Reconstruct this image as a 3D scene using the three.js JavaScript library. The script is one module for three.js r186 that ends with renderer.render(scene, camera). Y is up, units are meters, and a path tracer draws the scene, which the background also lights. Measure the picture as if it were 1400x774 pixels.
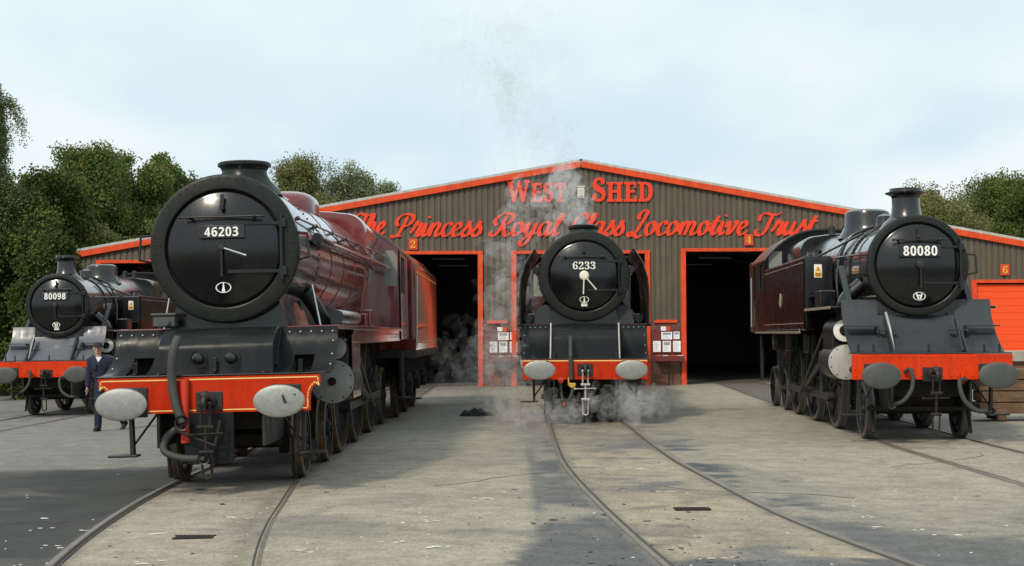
import * as THREE from 'three';
import { RoundedBoxGeometry } from 'three/addons/geometries/RoundedBoxGeometry.js';
import { TextGeometry } from 'three/addons/geometries/TextGeometry.js';
import { FontLoader } from 'three/addons/loaders/FontLoader.js';
import { MarchingCubes } from 'three/addons/objects/MarchingCubes.js';
import { mergeGeometries, toCreasedNormals } from 'three/addons/utils/BufferGeometryUtils.js';

// ---------------------------------------------------------------- camera, sky, sun, exposure
const scene = new THREE.Scene();
const camera = new THREE.PerspectiveCamera(2 * Math.atan(387 / 2000) * 180 / Math.PI, 1400 / 774, 0.1, 2000);
camera.position.set(0, 1.75, 0);
camera.rotation.order = 'YXZ';
camera.rotation.x = Math.atan(70 / 2000);
camera.rotation.z = -0.004;
scene.add(camera);
const renderer = new THREE.WebGLRenderer({ antialias: true });
renderer.toneMapping = THREE.LinearToneMapping;
renderer.toneMappingExposure = 1.05;
renderer.shadowMap.enabled = true;
renderer.shadowMap.type = THREE.PCFSoftShadowMap;

const SUN = new THREE.Vector3(-0.36, 0.66, 0.66).normalize();
const sun = new THREE.DirectionalLight(0xfff1dc, 2.45);
sun.position.copy(SUN).multiplyScalar(80).add(new THREE.Vector3(0, 0, -30));
sun.target.position.set(0, 0, -30);
sun.castShadow = true;
sun.shadow.radius = 11;
sun.shadow.mapSize.set(4096, 4096);
Object.assign(sun.shadow.camera, { left: -45, right: 45, top: 45, bottom: -45, near: 1, far: 220 });
scene.add(sun, sun.target);

// random numbers and noise, seeded
function rng(seed) { let a = seed >>> 0; return () => { a = (a + 0x6d2b79f5) | 0; let t = Math.imul(a ^ (a >>> 15), 1 | a); t = (t + Math.imul(t ^ (t >>> 7), 61 | t)) ^ t; return ((t ^ (t >>> 14)) >>> 0) / 4294967296; }; }
const hash = (x, y, s) => { let h = Math.imul(x, 374761393) ^ Math.imul(y, 668265263) ^ Math.imul(s, 1274126177); h = Math.imul(h ^ (h >>> 13), 1274126177); return ((h ^ (h >>> 16)) >>> 0) / 4294967296; };
function vnoise(x, y, s = 0, per = 0) {       // value noise, periodic when per > 0
  const ix = Math.floor(x), iy = Math.floor(y), fx = x - ix, fy = y - iy, u = fx * fx * (3 - 2 * fx), v = fy * fy * (3 - 2 * fy);
  const w = (k) => (per ? ((k % per) + per) % per : k);
  const a = hash(w(ix), w(iy), s), b = hash(w(ix + 1), w(iy), s), c = hash(w(ix), w(iy + 1), s), d = hash(w(ix + 1), w(iy + 1), s);
  return a + (b - a) * u + (c - a) * v + (a - b - c + d) * u * v;
}
function fbm(x, y, oct = 4, s = 0, per = 0) { let v = 0, a = 0.5, n = 0; for (let i = 0; i < oct; i++) { v += a * vnoise(x, y, s + i, per); n += a; a *= 0.5; x *= 2; y *= 2; per *= 2; } return v / n; }
const clamp01 = (x) => Math.min(1, Math.max(0, x)), sstep = (a, b, x) => { const t = clamp01((x - a) / (b - a)); return t * t * (3 - 2 * t); }, mix = (a, b, t) => a + (b - a) * t;

{ // hazy, bright, thinly clouded sky
  const W = 1024, H = 512, d = new Float32Array(W * H * 4);
  for (let j = 0; j < H; j++) for (let i = 0; i < W; i++) {
    const el = ((j + 0.5) / H - 0.5) * Math.PI, az = ((i + 0.5) / W - 0.5) * 2 * Math.PI;
    const y = Math.sin(el), x = Math.cos(az) * Math.cos(el), z = Math.sin(az) * Math.cos(el), o = (j * W + i) * 4;
    const up = Math.max(0, y), k = 1 / (up + 0.16);
    const c1 = fbm(x * k * 1.5 + 7, z * k * 0.9 + 3, 5, 11), c2 = fbm(x * k * 4 + 1, z * k * 2.2 + 9, 4, 31);
    const cloud = sstep(0.36, 0.64, c1 * 0.75 + c2 * 0.25);
    const low = Math.exp(-up * 7);
    let r = mix(0.6, 0.65, low), g = mix(0.775, 0.8, low), b = mix(0.885, 0.87, low);
    r = mix(r, 0.87, cloud * 0.9); g = mix(g, 0.93, cloud * 0.9); b = mix(b, 0.94, cloud * 0.9);
    const t = sstep(0.11, 0.26, up) * 0.6; r = mix(r, 0.8, t); g = mix(g, 0.915, t); b = mix(b, 0.935, t);
    const cs = x * SUN.x + y * SUN.y + z * SUN.z, ang = Math.acos(Math.min(1, cs));
    const glow = 2.6 * Math.exp(-Math.pow(ang / 0.17, 2)) + 0.55 * Math.exp(-ang / 0.35);
    d[o] = r + glow; d[o + 1] = g + glow * 0.97; d[o + 2] = b + glow * 0.9; d[o + 3] = 1;
    if (y < 0) { d[o] = 0.4; d[o + 1] = 0.42; d[o + 2] = 0.42; }
  }
  const t = new THREE.DataTexture(d, W, H, THREE.RGBAFormat, THREE.FloatType);
  t.mapping = THREE.EquirectangularReflectionMapping; t.magFilter = THREE.LinearFilter; t.needsUpdate = true;
  scene.background = t; scene.environment = t;
}

// ---------------------------------------------------------------- textures and materials
function tex(n, f, size, srgb = false, turn = 0) {      // f(x, y in 0..n) -> [r,g,b] 0..1 ; size in metres per repeat
  const d = new Uint8Array(n * n * 4);
  for (let y = 0; y < n; y++) for (let x = 0; x < n; x++) { const c = f(x, y), o = (y * n + x) * 4; for (let k = 0; k < 3; k++) d[o + k] = Math.round(255 * clamp01(Array.isArray(c) ? c[k] : c)); d[o + 3] = 255; }
  const t = new THREE.DataTexture(d, n, n); t.magFilter = THREE.LinearFilter; t.wrapS = t.wrapT = THREE.RepeatWrapping; t.repeat.set(1 / size, 1 / size); t.rotation = turn;
  if (srgb) t.colorSpace = THREE.SRGBColorSpace; t.needsUpdate = true; return t;
}
const grimeRough = tex(512, (x, y) => { const n = fbm(x / 64, y / 64, 5, 3, 8), m = fbm(x / 16, y / 128, 3, 9, 4 * 8); return 0.55 + 0.75 * (n - 0.5) + 0.35 * (m - 0.5); }, 1.7);
const grimeBump = tex(512, (x, y) => fbm(x / 64, y / 64, 3, 5, 8), 1.3);
const sheetBump = tex(256, (x, y) => fbm(x / 64, y / 64, 2, 15, 4), 1.9);
const wear = tex(512, (x, y) => { const n = fbm(x / 50, y / 50, 5, 23, 512 / 50 | 0), s = fbm(x / 10, y / 90, 4, 29, 51); const v = 0.8 + 0.35 * (n - 0.5) + 0.3 * (s - 0.5); return [v, v * 0.99, v * 0.97]; }, 1.6);
const streak = tex(512, (x, y) => { const s = fbm(x / 8, y / 128, 4, 41, 64), n = fbm(x / 64, y / 64, 4, 43, 8), v = 0.78 + 0.45 * (s - 0.5) + 0.3 * (n - 0.5); return [v, v * 0.985, v * 0.95]; }, 2.6);
const rustTex = tex(512, (x, y) => { const n = fbm(x / 32, y / 32, 5, 51, 16), m = sstep(0.45, 0.62, n); return [mix(0.28, 0.55, m), mix(0.25, 0.36, m), mix(0.22, 0.22, m)]; }, 0.9);
const steelWear = tex(512, (x, y) => { const n = fbm(x / 24, y / 24, 5, 61, 21), m = fbm(x / 6, y / 6, 3, 67, 85); const v = 0.74 + 0.3 * (n - 0.5) + 0.1 * (m - 0.5); return [v, v, v * 0.98]; }, 0.8);
const woodTex = tex(512, (x, y) => { const n = fbm(x / 128, y / 8, 5, 71, 4 * 16), m = fbm(x / 40, y / 40, 3, 73, 12), v = 0.55 + 0.5 * (n - 0.5) + 0.4 * (m - 0.5); return [v, v * 0.8, v * 0.62]; }, 1.2);
const clothBump = tex(256, (x, y) => fbm(x / 16, y / 16, 3, 81, 16), 0.5);
const groundTex = tex(1024, (x, y) => {
  const f = fbm(x / 8, y / 8, 3, 91, 128), m = fbm(x / 64, y / 64, 5, 93, 16), g = hash(x, y, 97), v = 0.75 + 0.42 * (m - 0.5) + 0.62 * (f - 0.5) + 0.14 * (g - 0.5) - (hash(x >> 1, y >> 1, 99) > 0.985 ? 0.22 : 0) + (hash(x >> 1, y >> 1, 98) > 0.993 ? 0.2 : 0);
  return [v, v * 0.98, v * 0.945];
}, 2.7, false, 0.62);
const groundBump = tex(1024, (x, y) => 0.5 * fbm(x / 3, y / 3, 2, 101, 341) + 0.5 * fbm(x / 40, y / 40, 4, 103, 25), 2.1, false, 0.9);

const rgb = (r, g, b) => new THREE.Color().setRGB(r, g, b);
function mat(name, c, rough, o = {}) {
  const m = new THREE.MeshPhysicalMaterial({ roughness: rough, ...o }); m.color.copy(c.isColor ? c : rgb(...c)); m.name = name; return m;
}
const gloss = (name, c, rough, o = {}) => mat(name, c, rough, { roughnessMap: grimeRough, bumpMap: sheetBump, bumpScale: 0.0035, ...o });
const M = {
  black: gloss('black_paint', [0.0075, 0.008, 0.0085], 0.5, { clearcoat: 0.7, clearcoatRoughness: 0.14, bumpScale: 0.002, specularIntensity: 0.6 }),
  door: gloss('door_black', [0.0045, 0.005, 0.0055], 0.32, { clearcoat: 0.4, clearcoatRoughness: 0.16, bumpScale: 0.005, specularIntensity: 0.6 }),
  smokebox: gloss('smokebox_black', [0.0135, 0.0155, 0.0135], 0.7, { specularIntensity: 0.45 }),
  apron: gloss('apron_black', [0.0105, 0.0125, 0.0135], 0.6, { specularIntensity: 0.35, clearcoat: 0.06, clearcoatRoughness: 0.25 }),
  slate: gloss('slate_grey', [0.034, 0.042, 0.048], 0.78, { specularIntensity: 0.6 }),
  paleslate: gloss('pale_slate_grey', [0.1, 0.106, 0.125], 0.7),
  barrel: mat('polished_black', [0.008, 0.0085, 0.009], 0.4, { clearcoat: 1, clearcoatRoughness: 0.04, bumpMap: sheetBump, bumpScale: 0.001 }),
  dull: mat('dull_black', [0.014, 0.013, 0.012], 0.85, { roughnessMap: grimeRough, bumpMap: grimeBump, bumpScale: 0.004 }),
  soot: mat('soot', [0.006, 0.006, 0.006], 1),
  dirty: mat('oily_frame', [0.03, 0.025, 0.02], 0.8, { map: rustTex, bumpMap: grimeBump, bumpScale: 0.004 }),
  red: gloss('crimson_paint', [0.15, 0.01, 0.0075], 0.4, { clearcoat: 1, clearcoatRoughness: 0.06, map: wear, bumpScale: 0.0014 }),
  darkred: gloss('dark_maroon_paint', [0.045, 0.006, 0.005], 0.4, { clearcoat: 0.4, clearcoatRoughness: 0.15 }),
  tankside: gloss('tank_side_paint', [0.006, 0.0042, 0.004], 0.5, { specularIntensity: 0.4, clearcoat: 0.08, clearcoatRoughness: 0.1, map: wear }),
  orange: mat('beam_orange', [0.53, 0.03, 0.003], 0.6, { specularIntensity: 0.35, map: wear, roughnessMap: grimeRough }),
  vermilion: mat('beam_vermilion', [0.68, 0.045, 0.006], 0.65, { specularIntensity: 0.35, map: wear, roughnessMap: grimeRough }),
  redpipe: mat('red_pipe', [0.5, 0.03, 0.01], 0.5),
  fadedlining: mat('faded_lining', [0.3, 0.25, 0.19], 0.6, { map: wear }),
  oldwhite: mat('worn_white_paint', [0.5, 0.5, 0.47], 0.55, { map: wear }),
  lining: mat('lining_yellow', [0.75, 0.5, 0.16], 0.5),
  steel: mat('bright_steel', [0.36, 0.37, 0.355], 0.5, { metalness: 0.4, map: steelWear }),
  rodsteel: mat('oily_rod_steel', [0.07, 0.065, 0.058], 0.45, { metalness: 0.4, map: wear }),
  deflector: gloss('deflector_black', [0.014, 0.015, 0.016], 0.75),
  polished: mat('polished_steel', [0.6, 0.6, 0.58], 0.32, { metalness: 0.85 }),
  greybuffer: mat('grey_buffer', [0.062, 0.07, 0.066], 0.55, { map: wear }),
  tyre: mat('tyre_steel', [0.26, 0.22, 0.17], 0.55, { metalness: 0.3, map: rustTex }),
  whitetyre: mat('pale_tyre', [0.11, 0.105, 0.095], 0.5, { map: wear }),
  wheel: mat('wheel_black', [0.014, 0.012, 0.011], 0.7, { map: wear }),
  rustwheel: mat('wheel_rust', [0.2, 0.13, 0.08], 0.8, { map: rustTex }),
  white: mat('white_paint', [0.78, 0.78, 0.74], 0.5),
  cream: mat('cream_paint', [0.7, 0.68, 0.58], 0.5),
  silver: mat('silver_cover', [0.5, 0.5, 0.48], 0.5, { map: wear, metalness: 0.25 }),
  greycover: mat('grey_cover', [0.3, 0.3, 0.29], 0.55, { map: wear }),
  rubber: mat('hose_rubber', [0.035, 0.038, 0.036], 0.7),
  brass: mat('brass', [0.62, 0.36, 0.08], 0.4, { metalness: 0.5 }),
  dustyglass: mat('dusty_glass', [0.34, 0.36, 0.33], 0.35, { transmission: 0.4, thickness: 0 }),
  glass: mat('window_glass', [0.55, 0.6, 0.6], 0.05, { transmission: 1, thickness: 0 }),
  clad: mat('olive_cladding', [0.112, 0.093, 0.067], 0.6, { map: streak }),
  cladin: mat('cladding_inside', [0.1, 0.1, 0.1], 0.8),
  trim: mat('red_trim', [0.76, 0.088, 0.028], 0.6, { specularIntensity: 0.35, map: wear }),
  letter: mat('red_letter', [0.72, 0.06, 0.026], 0.65, { specularIntensity: 0.3 }),
  shutter: mat('red_shutter', [0.8, 0.085, 0.02], 0.6, { specularIntensity: 0.3 }),
  roofsheet: mat('roof_sheet', [0.5, 0.5, 0.48], 0.6, { map: wear }),
  purlin: mat('grey_steelwork', [0.28, 0.28, 0.27], 0.6),
  mortar: mat('mortar', [0.3, 0.27, 0.23], 0.9),
  bricks: [[0.23, 0.1, 0.065], [0.2, 0.085, 0.055], [0.26, 0.125, 0.085], [0.17, 0.075, 0.055]].map((c, i) => mat('brick_' + 'abcd'[i], c, 0.85, { map: wear })),
  concrete: mat('concrete', [0.36, 0.35, 0.31], 0.9, { map: wear, bumpMap: groundBump, bumpScale: 0.006 }),
  timber: mat('old_timber', [0.22, 0.16, 0.11], 0.9, { map: woodTex, bumpMap: woodTex, bumpScale: 0.006 }),
  board: mat('maroon_board', [0.13, 0.018, 0.018], 0.5),
  paper: mat('paper', [0.72, 0.74, 0.76], 0.7),
  rail: mat('rail_steel', [0.25, 0.215, 0.175], 0.45, { metalness: 0.4, map: wear }),
  groove: mat('groove', [0.06, 0.052, 0.043], 0.95),
  bark: mat('bark', [0.075, 0.06, 0.045], 0.95, { bumpMap: woodTex, bumpScale: 0.02 }),
  birchbark: mat('birch_bark', [0.3, 0.29, 0.27], 0.9),
  leaf: mat('leaf', [1, 1, 1], 0.75, { specularIntensity: 0.15, transmission: 0.32, thickness: 0, side: THREE.DoubleSide }),
  navy: mat('navy_cloth', [0.0085, 0.0125, 0.034], 0.9, { bumpMap: clothBump, bumpScale: 0.012 }),
  cap: mat('cap_cloth', [0.014, 0.018, 0.024], 0.9),
  skin: mat('skin', [0.46, 0.27, 0.2], 0.6),
  shirt: mat('shirt', [0.6, 0.6, 0.6], 0.9),
  leather: mat('boot_leather', [0.014, 0.012, 0.011], 0.6),
  fleck: mat('white_fleck', [0.68, 0.68, 0.64], 0.8),
  tarp: mat('dark_cloth', [0.022, 0.024, 0.026], 0.85, { bumpMap: clothBump, bumpScale: 0.03 }),
  steam: mat('steam', [0.86, 0.86, 0.87], 1, { transparent: true, opacity: 0.037, transmission: 0.5, thickness: 0, specularIntensity: 0, side: THREE.DoubleSide }),
  plume: mat('dense_steam', [0.93, 0.93, 0.94], 1, { transparent: true, opacity: 0.058, transmission: 0.5, thickness: 0, specularIntensity: 0, side: THREE.DoubleSide }),
  oil: mat('oil_stain', [0.045, 0.042, 0.038], 0.6),
  haze: mat('thin_smoke', [0.5, 0.49, 0.47], 1, { transparent: true, opacity: 0.015, transmission: 0.5, thickness: 0, specularIntensity: 0, side: THREE.DoubleSide }),
  signyellow: mat('sign_yellow', [0.75, 0.36, 0.02], 0.5),
  numplate: mat('numplate_red', [0.55, 0.05, 0.012], 0.5),
};

// ---------------------------------------------------------------- mesh helpers
const V = (x, y, z) => new THREE.Vector3(x, y, z), PI = Math.PI;
const rboxes = new Map();
const rbox = (w, h, d, r = 0.01) => { const rr = Math.min(r, w * 0.45, h * 0.45, d * 0.45), k = [w, h, d, rr].join(); if (!rboxes.has(k)) rboxes.set(k, new RoundedBoxGeometry(w, h, d, 1, rr)); return rboxes.get(k); };
class MB {                                     // collects geometries, then builds ONE named mesh; uv become metres by box projection
  constructor() { this.g = []; }
  add(geo, x = 0, y = 0, z = 0, rx = 0, ry = 0, rz = 0) {
    let g = geo.index ? geo.toNonIndexed() : geo.clone();
    for (const k of Object.keys(g.attributes)) if (!['position', 'normal'].includes(k)) g.deleteAttribute(k);
    if (!g.attributes.normal) g.computeVertexNormals();
    g.morphAttributes = {};
    if (rx || ry || rz) g.applyMatrix4(new THREE.Matrix4().makeRotationFromEuler(new THREE.Euler(rx, ry, rz)));
    g.translate(x, y, z); this.g.push(g); return this;
  }
  box(w, h, d, x, y, z, r = 0.008, rx = 0, ry = 0, rz = 0) { return this.add(rbox(w, h, d, r), x, y, z, rx, ry, rz); }
  cyl(r1, r2, h, x, y, z, ax = 'y', n = 20) { return this.add(new THREE.CylinderGeometry(r1, r2, h, n), x, y, z, ax === 'z' ? PI / 2 : 0, 0, ax === 'x' ? PI / 2 : 0); }
  bar(a, b, r, n = 8) {                         // round bar from a to b
    const d = b.clone().sub(a), g = new THREE.CylinderGeometry(r, r, d.length(), n);
    g.applyQuaternion(new THREE.Quaternion().setFromUnitVectors(V(0, 1, 0), d.clone().normalize()));
    const m = a.clone().add(b).multiplyScalar(0.5); return this.add(g, m.x, m.y, m.z);
  }
  rod(pts, r, n = 8) { for (let i = 0; i + 1 < pts.length; i++) this.bar(pts[i], pts[i + 1], r, n); for (let i = 1; i + 1 < pts.length; i++) this.add(new THREE.SphereGeometry(r, n, 6), pts[i].x, pts[i].y, pts[i].z); return this; }
  tube(pts, r, n = 8, seg = 0) { return this.add(new THREE.TubeGeometry(new THREE.CatmullRomCurve3(pts), seg || pts.length * 6, r, n)); }
  lathe(p, x, y, z, ax = 'y', n = 48, crease = 0.5, a0 = 0, a1 = 2 * PI) {     // profile [[radius, along axis], ...]
    const g = toCreasedNormals(new THREE.LatheGeometry(p.map((q) => new THREE.Vector2(q[0], q[1])), n, a0, a1), crease);
    return this.add(g, x, y, z, ax === 'z' ? PI / 2 : 0, 0, ax === 'x' ? -PI / 2 : 0);
  }
  ext(pts, depth, x = 0, y = 0, z = 0, rx = 0, ry = 0, rz = 0, holes = [], bevel = 0) {  // polygon in xy pushed along +z
    const s = new THREE.Shape(pts.map((q) => new THREE.Vector2(q[0], q[1])));
    for (const h of holes) s.holes.push(new THREE.Path(h.map((q) => new THREE.Vector2(q[0], q[1]))));
    const g = new THREE.ExtrudeGeometry(s, { depth, bevelEnabled: bevel > 0, bevelSize: bevel, bevelThickness: bevel, bevelSegments: 1, bevelOffset: -bevel, curveSegments: 6 });
    return this.add(toCreasedNormals(g, 0.6), x, y, z, rx, ry, rz);
  }
  build(name, material, parent, extra = {}) {
    const g = mergeGeometries(this.g, false), p = g.attributes.position.array, nn = g.attributes.normal.array, uv = new Float32Array(p.length / 3 * 2);
    for (let t = 0; t < p.length; t += 9) {
      let ax = 0, ay = 0, az = 0; for (let k = 0; k < 9; k += 3) { ax += Math.abs(nn[t + k]); ay += Math.abs(nn[t + k + 1]); az += Math.abs(nn[t + k + 2]); }
      for (let k = 0; k < 3; k++) { const i = t + k * 3, o = i / 3 * 2; if (ax >= ay && ax >= az) { uv[o] = p[i + 2]; uv[o + 1] = p[i + 1]; } else if (ay >= az) { uv[o] = p[i]; uv[o + 1] = p[i + 2]; } else { uv[o] = p[i]; uv[o + 1] = p[i + 1]; } }
    }
    g.setAttribute('uv', new THREE.BufferAttribute(uv, 2));
    return put(new THREE.Mesh(g, material), name, parent, extra);
  }
}
const B = () => new MB();
const used = new Map();
function numbered(name) { const n = used.get(name) ?? 0; used.set(name, n + 1); return n ? name + '_' + String(n).padStart(3, '0') : name; }
function put(o, name, parent, extra = {}) {
  o.castShadow = o.receiveShadow = true;
  o.name = parent && parent !== scene ? name : numbered(name);
  Object.assign(o.userData, extra); (parent || scene).add(o); return o;
}
function thing(name, label, category, [x, y, z] = [0, 0, 0], turn = 0, group) {
  const o = new THREE.Group(); o.name = numbered(name); scene.add(o); o.position.set(x, y, z); o.rotation.y = turn;
  o.userData = { label, category }; if (group) o.userData.group = group; return o;
}
const copyOf = (m, parent, x, y, z, ry = 0) => { const c = m.clone(); c.position.set(x, y, z); c.rotation.y = ry; parent.add(c); return c; };
const rivetGeo = new THREE.SphereGeometry(1, 6, 4, 0, 2 * PI, 0, PI / 2).rotateX(PI / 2);
function rivets(spots, parent, material, r = 0.012, name = 'rivets') {     // spots [x, y, z, normal 'z' or [rx, ry]]
  const b = B(); for (const s of spots) b.add(rivetGeo.clone().scale(r, r, r * 0.7), s[0], s[1], s[2], s[3] ?? 0, s[4] ?? 0, 0);
  return b.build(name, material, parent, { kind: 'stuff' });
}
const loader = new FontLoader();
const sansBold = await loader.loadAsync('fonts/droid/droid_sans_bold.typeface.json');
const serifBold = await loader.loadAsync('fonts/droid/droid_serif_bold.typeface.json');
function textGeo(s, font, size, depth, width, fat = 0) {     // fat: how far the strokes swell
  const g = new TextGeometry(s, { font, size, depth, curveSegments: 5, bevelEnabled: fat > 0, bevelThickness: 0.006, bevelSize: fat, bevelSegments: 1 }); g.computeBoundingBox();
  const b = g.boundingBox, w = b.max.x - b.min.x; g.translate(-(b.min.x + b.max.x) / 2, -(b.min.y + b.max.y) / 2, 0); if (width) g.scale(width / w, 1, 1); return g;
}
function digits(s, font, size, width, depth, material, parent, name, x, y, z) {       // one mesh per character
  const n = s.length; [...s].forEach((c, i) => { const w = width / n; B().add(textGeo(c, font, size, depth, w * 0.82 * (c === '1' ? 0.6 : 1)), x + (i - (n - 1) / 2) * w, y, z).build(name, material, parent); });
}

// ---------------------------------------------------------------- the lie of the land
const gy = (x) => { const l = x < -1 ? Math.max(-0.265, 0.025 * (x + 1)) : 0, r = x > 4 ? Math.min(0.1, 0.014 * (x - 4)) : 0; return l + r; };
const trackX = [
  (d) => -3.42 + (d < 19 ? 0.0098 * (19 - d) ** 2 : 0),
  (d) => (d < 20.8 ? 1.44 + 0.007 * (20.8 - d) ** 2 : d > 27 ? 1.42 + 0.04 * (d - 28) : 1.44 - 0.06 * Math.sin((d - 20.8) / 6.2 * PI) * 0.5 - 0.06 * sstep(20.8, 27, d)),
  (d) => 6.5 + (d > 22 ? 0.045 * (d - 22) : 0),
  () => -11.5,
];
// the middle track runs into a turnout towards the camera: its two rails spread
const spread = [[[29, 0.70], [20.8, 0.665], [18, 0.735], [15, 0.885], [12.7, 1.03], [11.1, 1.15], [9, 1.32]], [[29, 2.22], [20.8, 2.25], [17.3, 2.4], [14.6, 2.55], [13.3, 2.68], [11.1, 3.02], [9, 3.4]]];
function railX(t, s, d) {
  if (t !== 1 || d > 27) { const x = trackX[t](d) + s * 0.7525 + (t === 0 && s > 0 ? 0.13 * sstep(19.5, 15, d) : 0); if (t !== 1 || d > 31) return x; const e = spread[s < 0 ? 0 : 1]; return mix(e[0][1] + (s < 0 ? -0.005 : 0.0), x, sstep(27, 31, d)); }
  const e = spread[s < 0 ? 0 : 1]; let i = 0; while (i < e.length - 2 && d < e[i + 1][0]) i++;
  const P = (k) => e[Math.min(e.length - 1, Math.max(0, k))], u = (d - e[i][0]) / (e[i + 1][0] - e[i][0]), m0 = (P(i + 1)[1] - P(i - 1)[1]) / (P(i + 1)[0] - P(i - 1)[0]), m1 = (P(i + 2)[1] - P(i)[1]) / (P(i + 2)[0] - P(i)[0]), h = e[i + 1][0] - e[i][0];
  return (2 * u ** 3 - 3 * u * u + 1) * e[i][1] + (u ** 3 - 2 * u * u + u) * h * m0 + (-2 * u ** 3 + 3 * u * u) * e[i + 1][1] + (u ** 3 - u * u) * h * m1;
}

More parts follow.
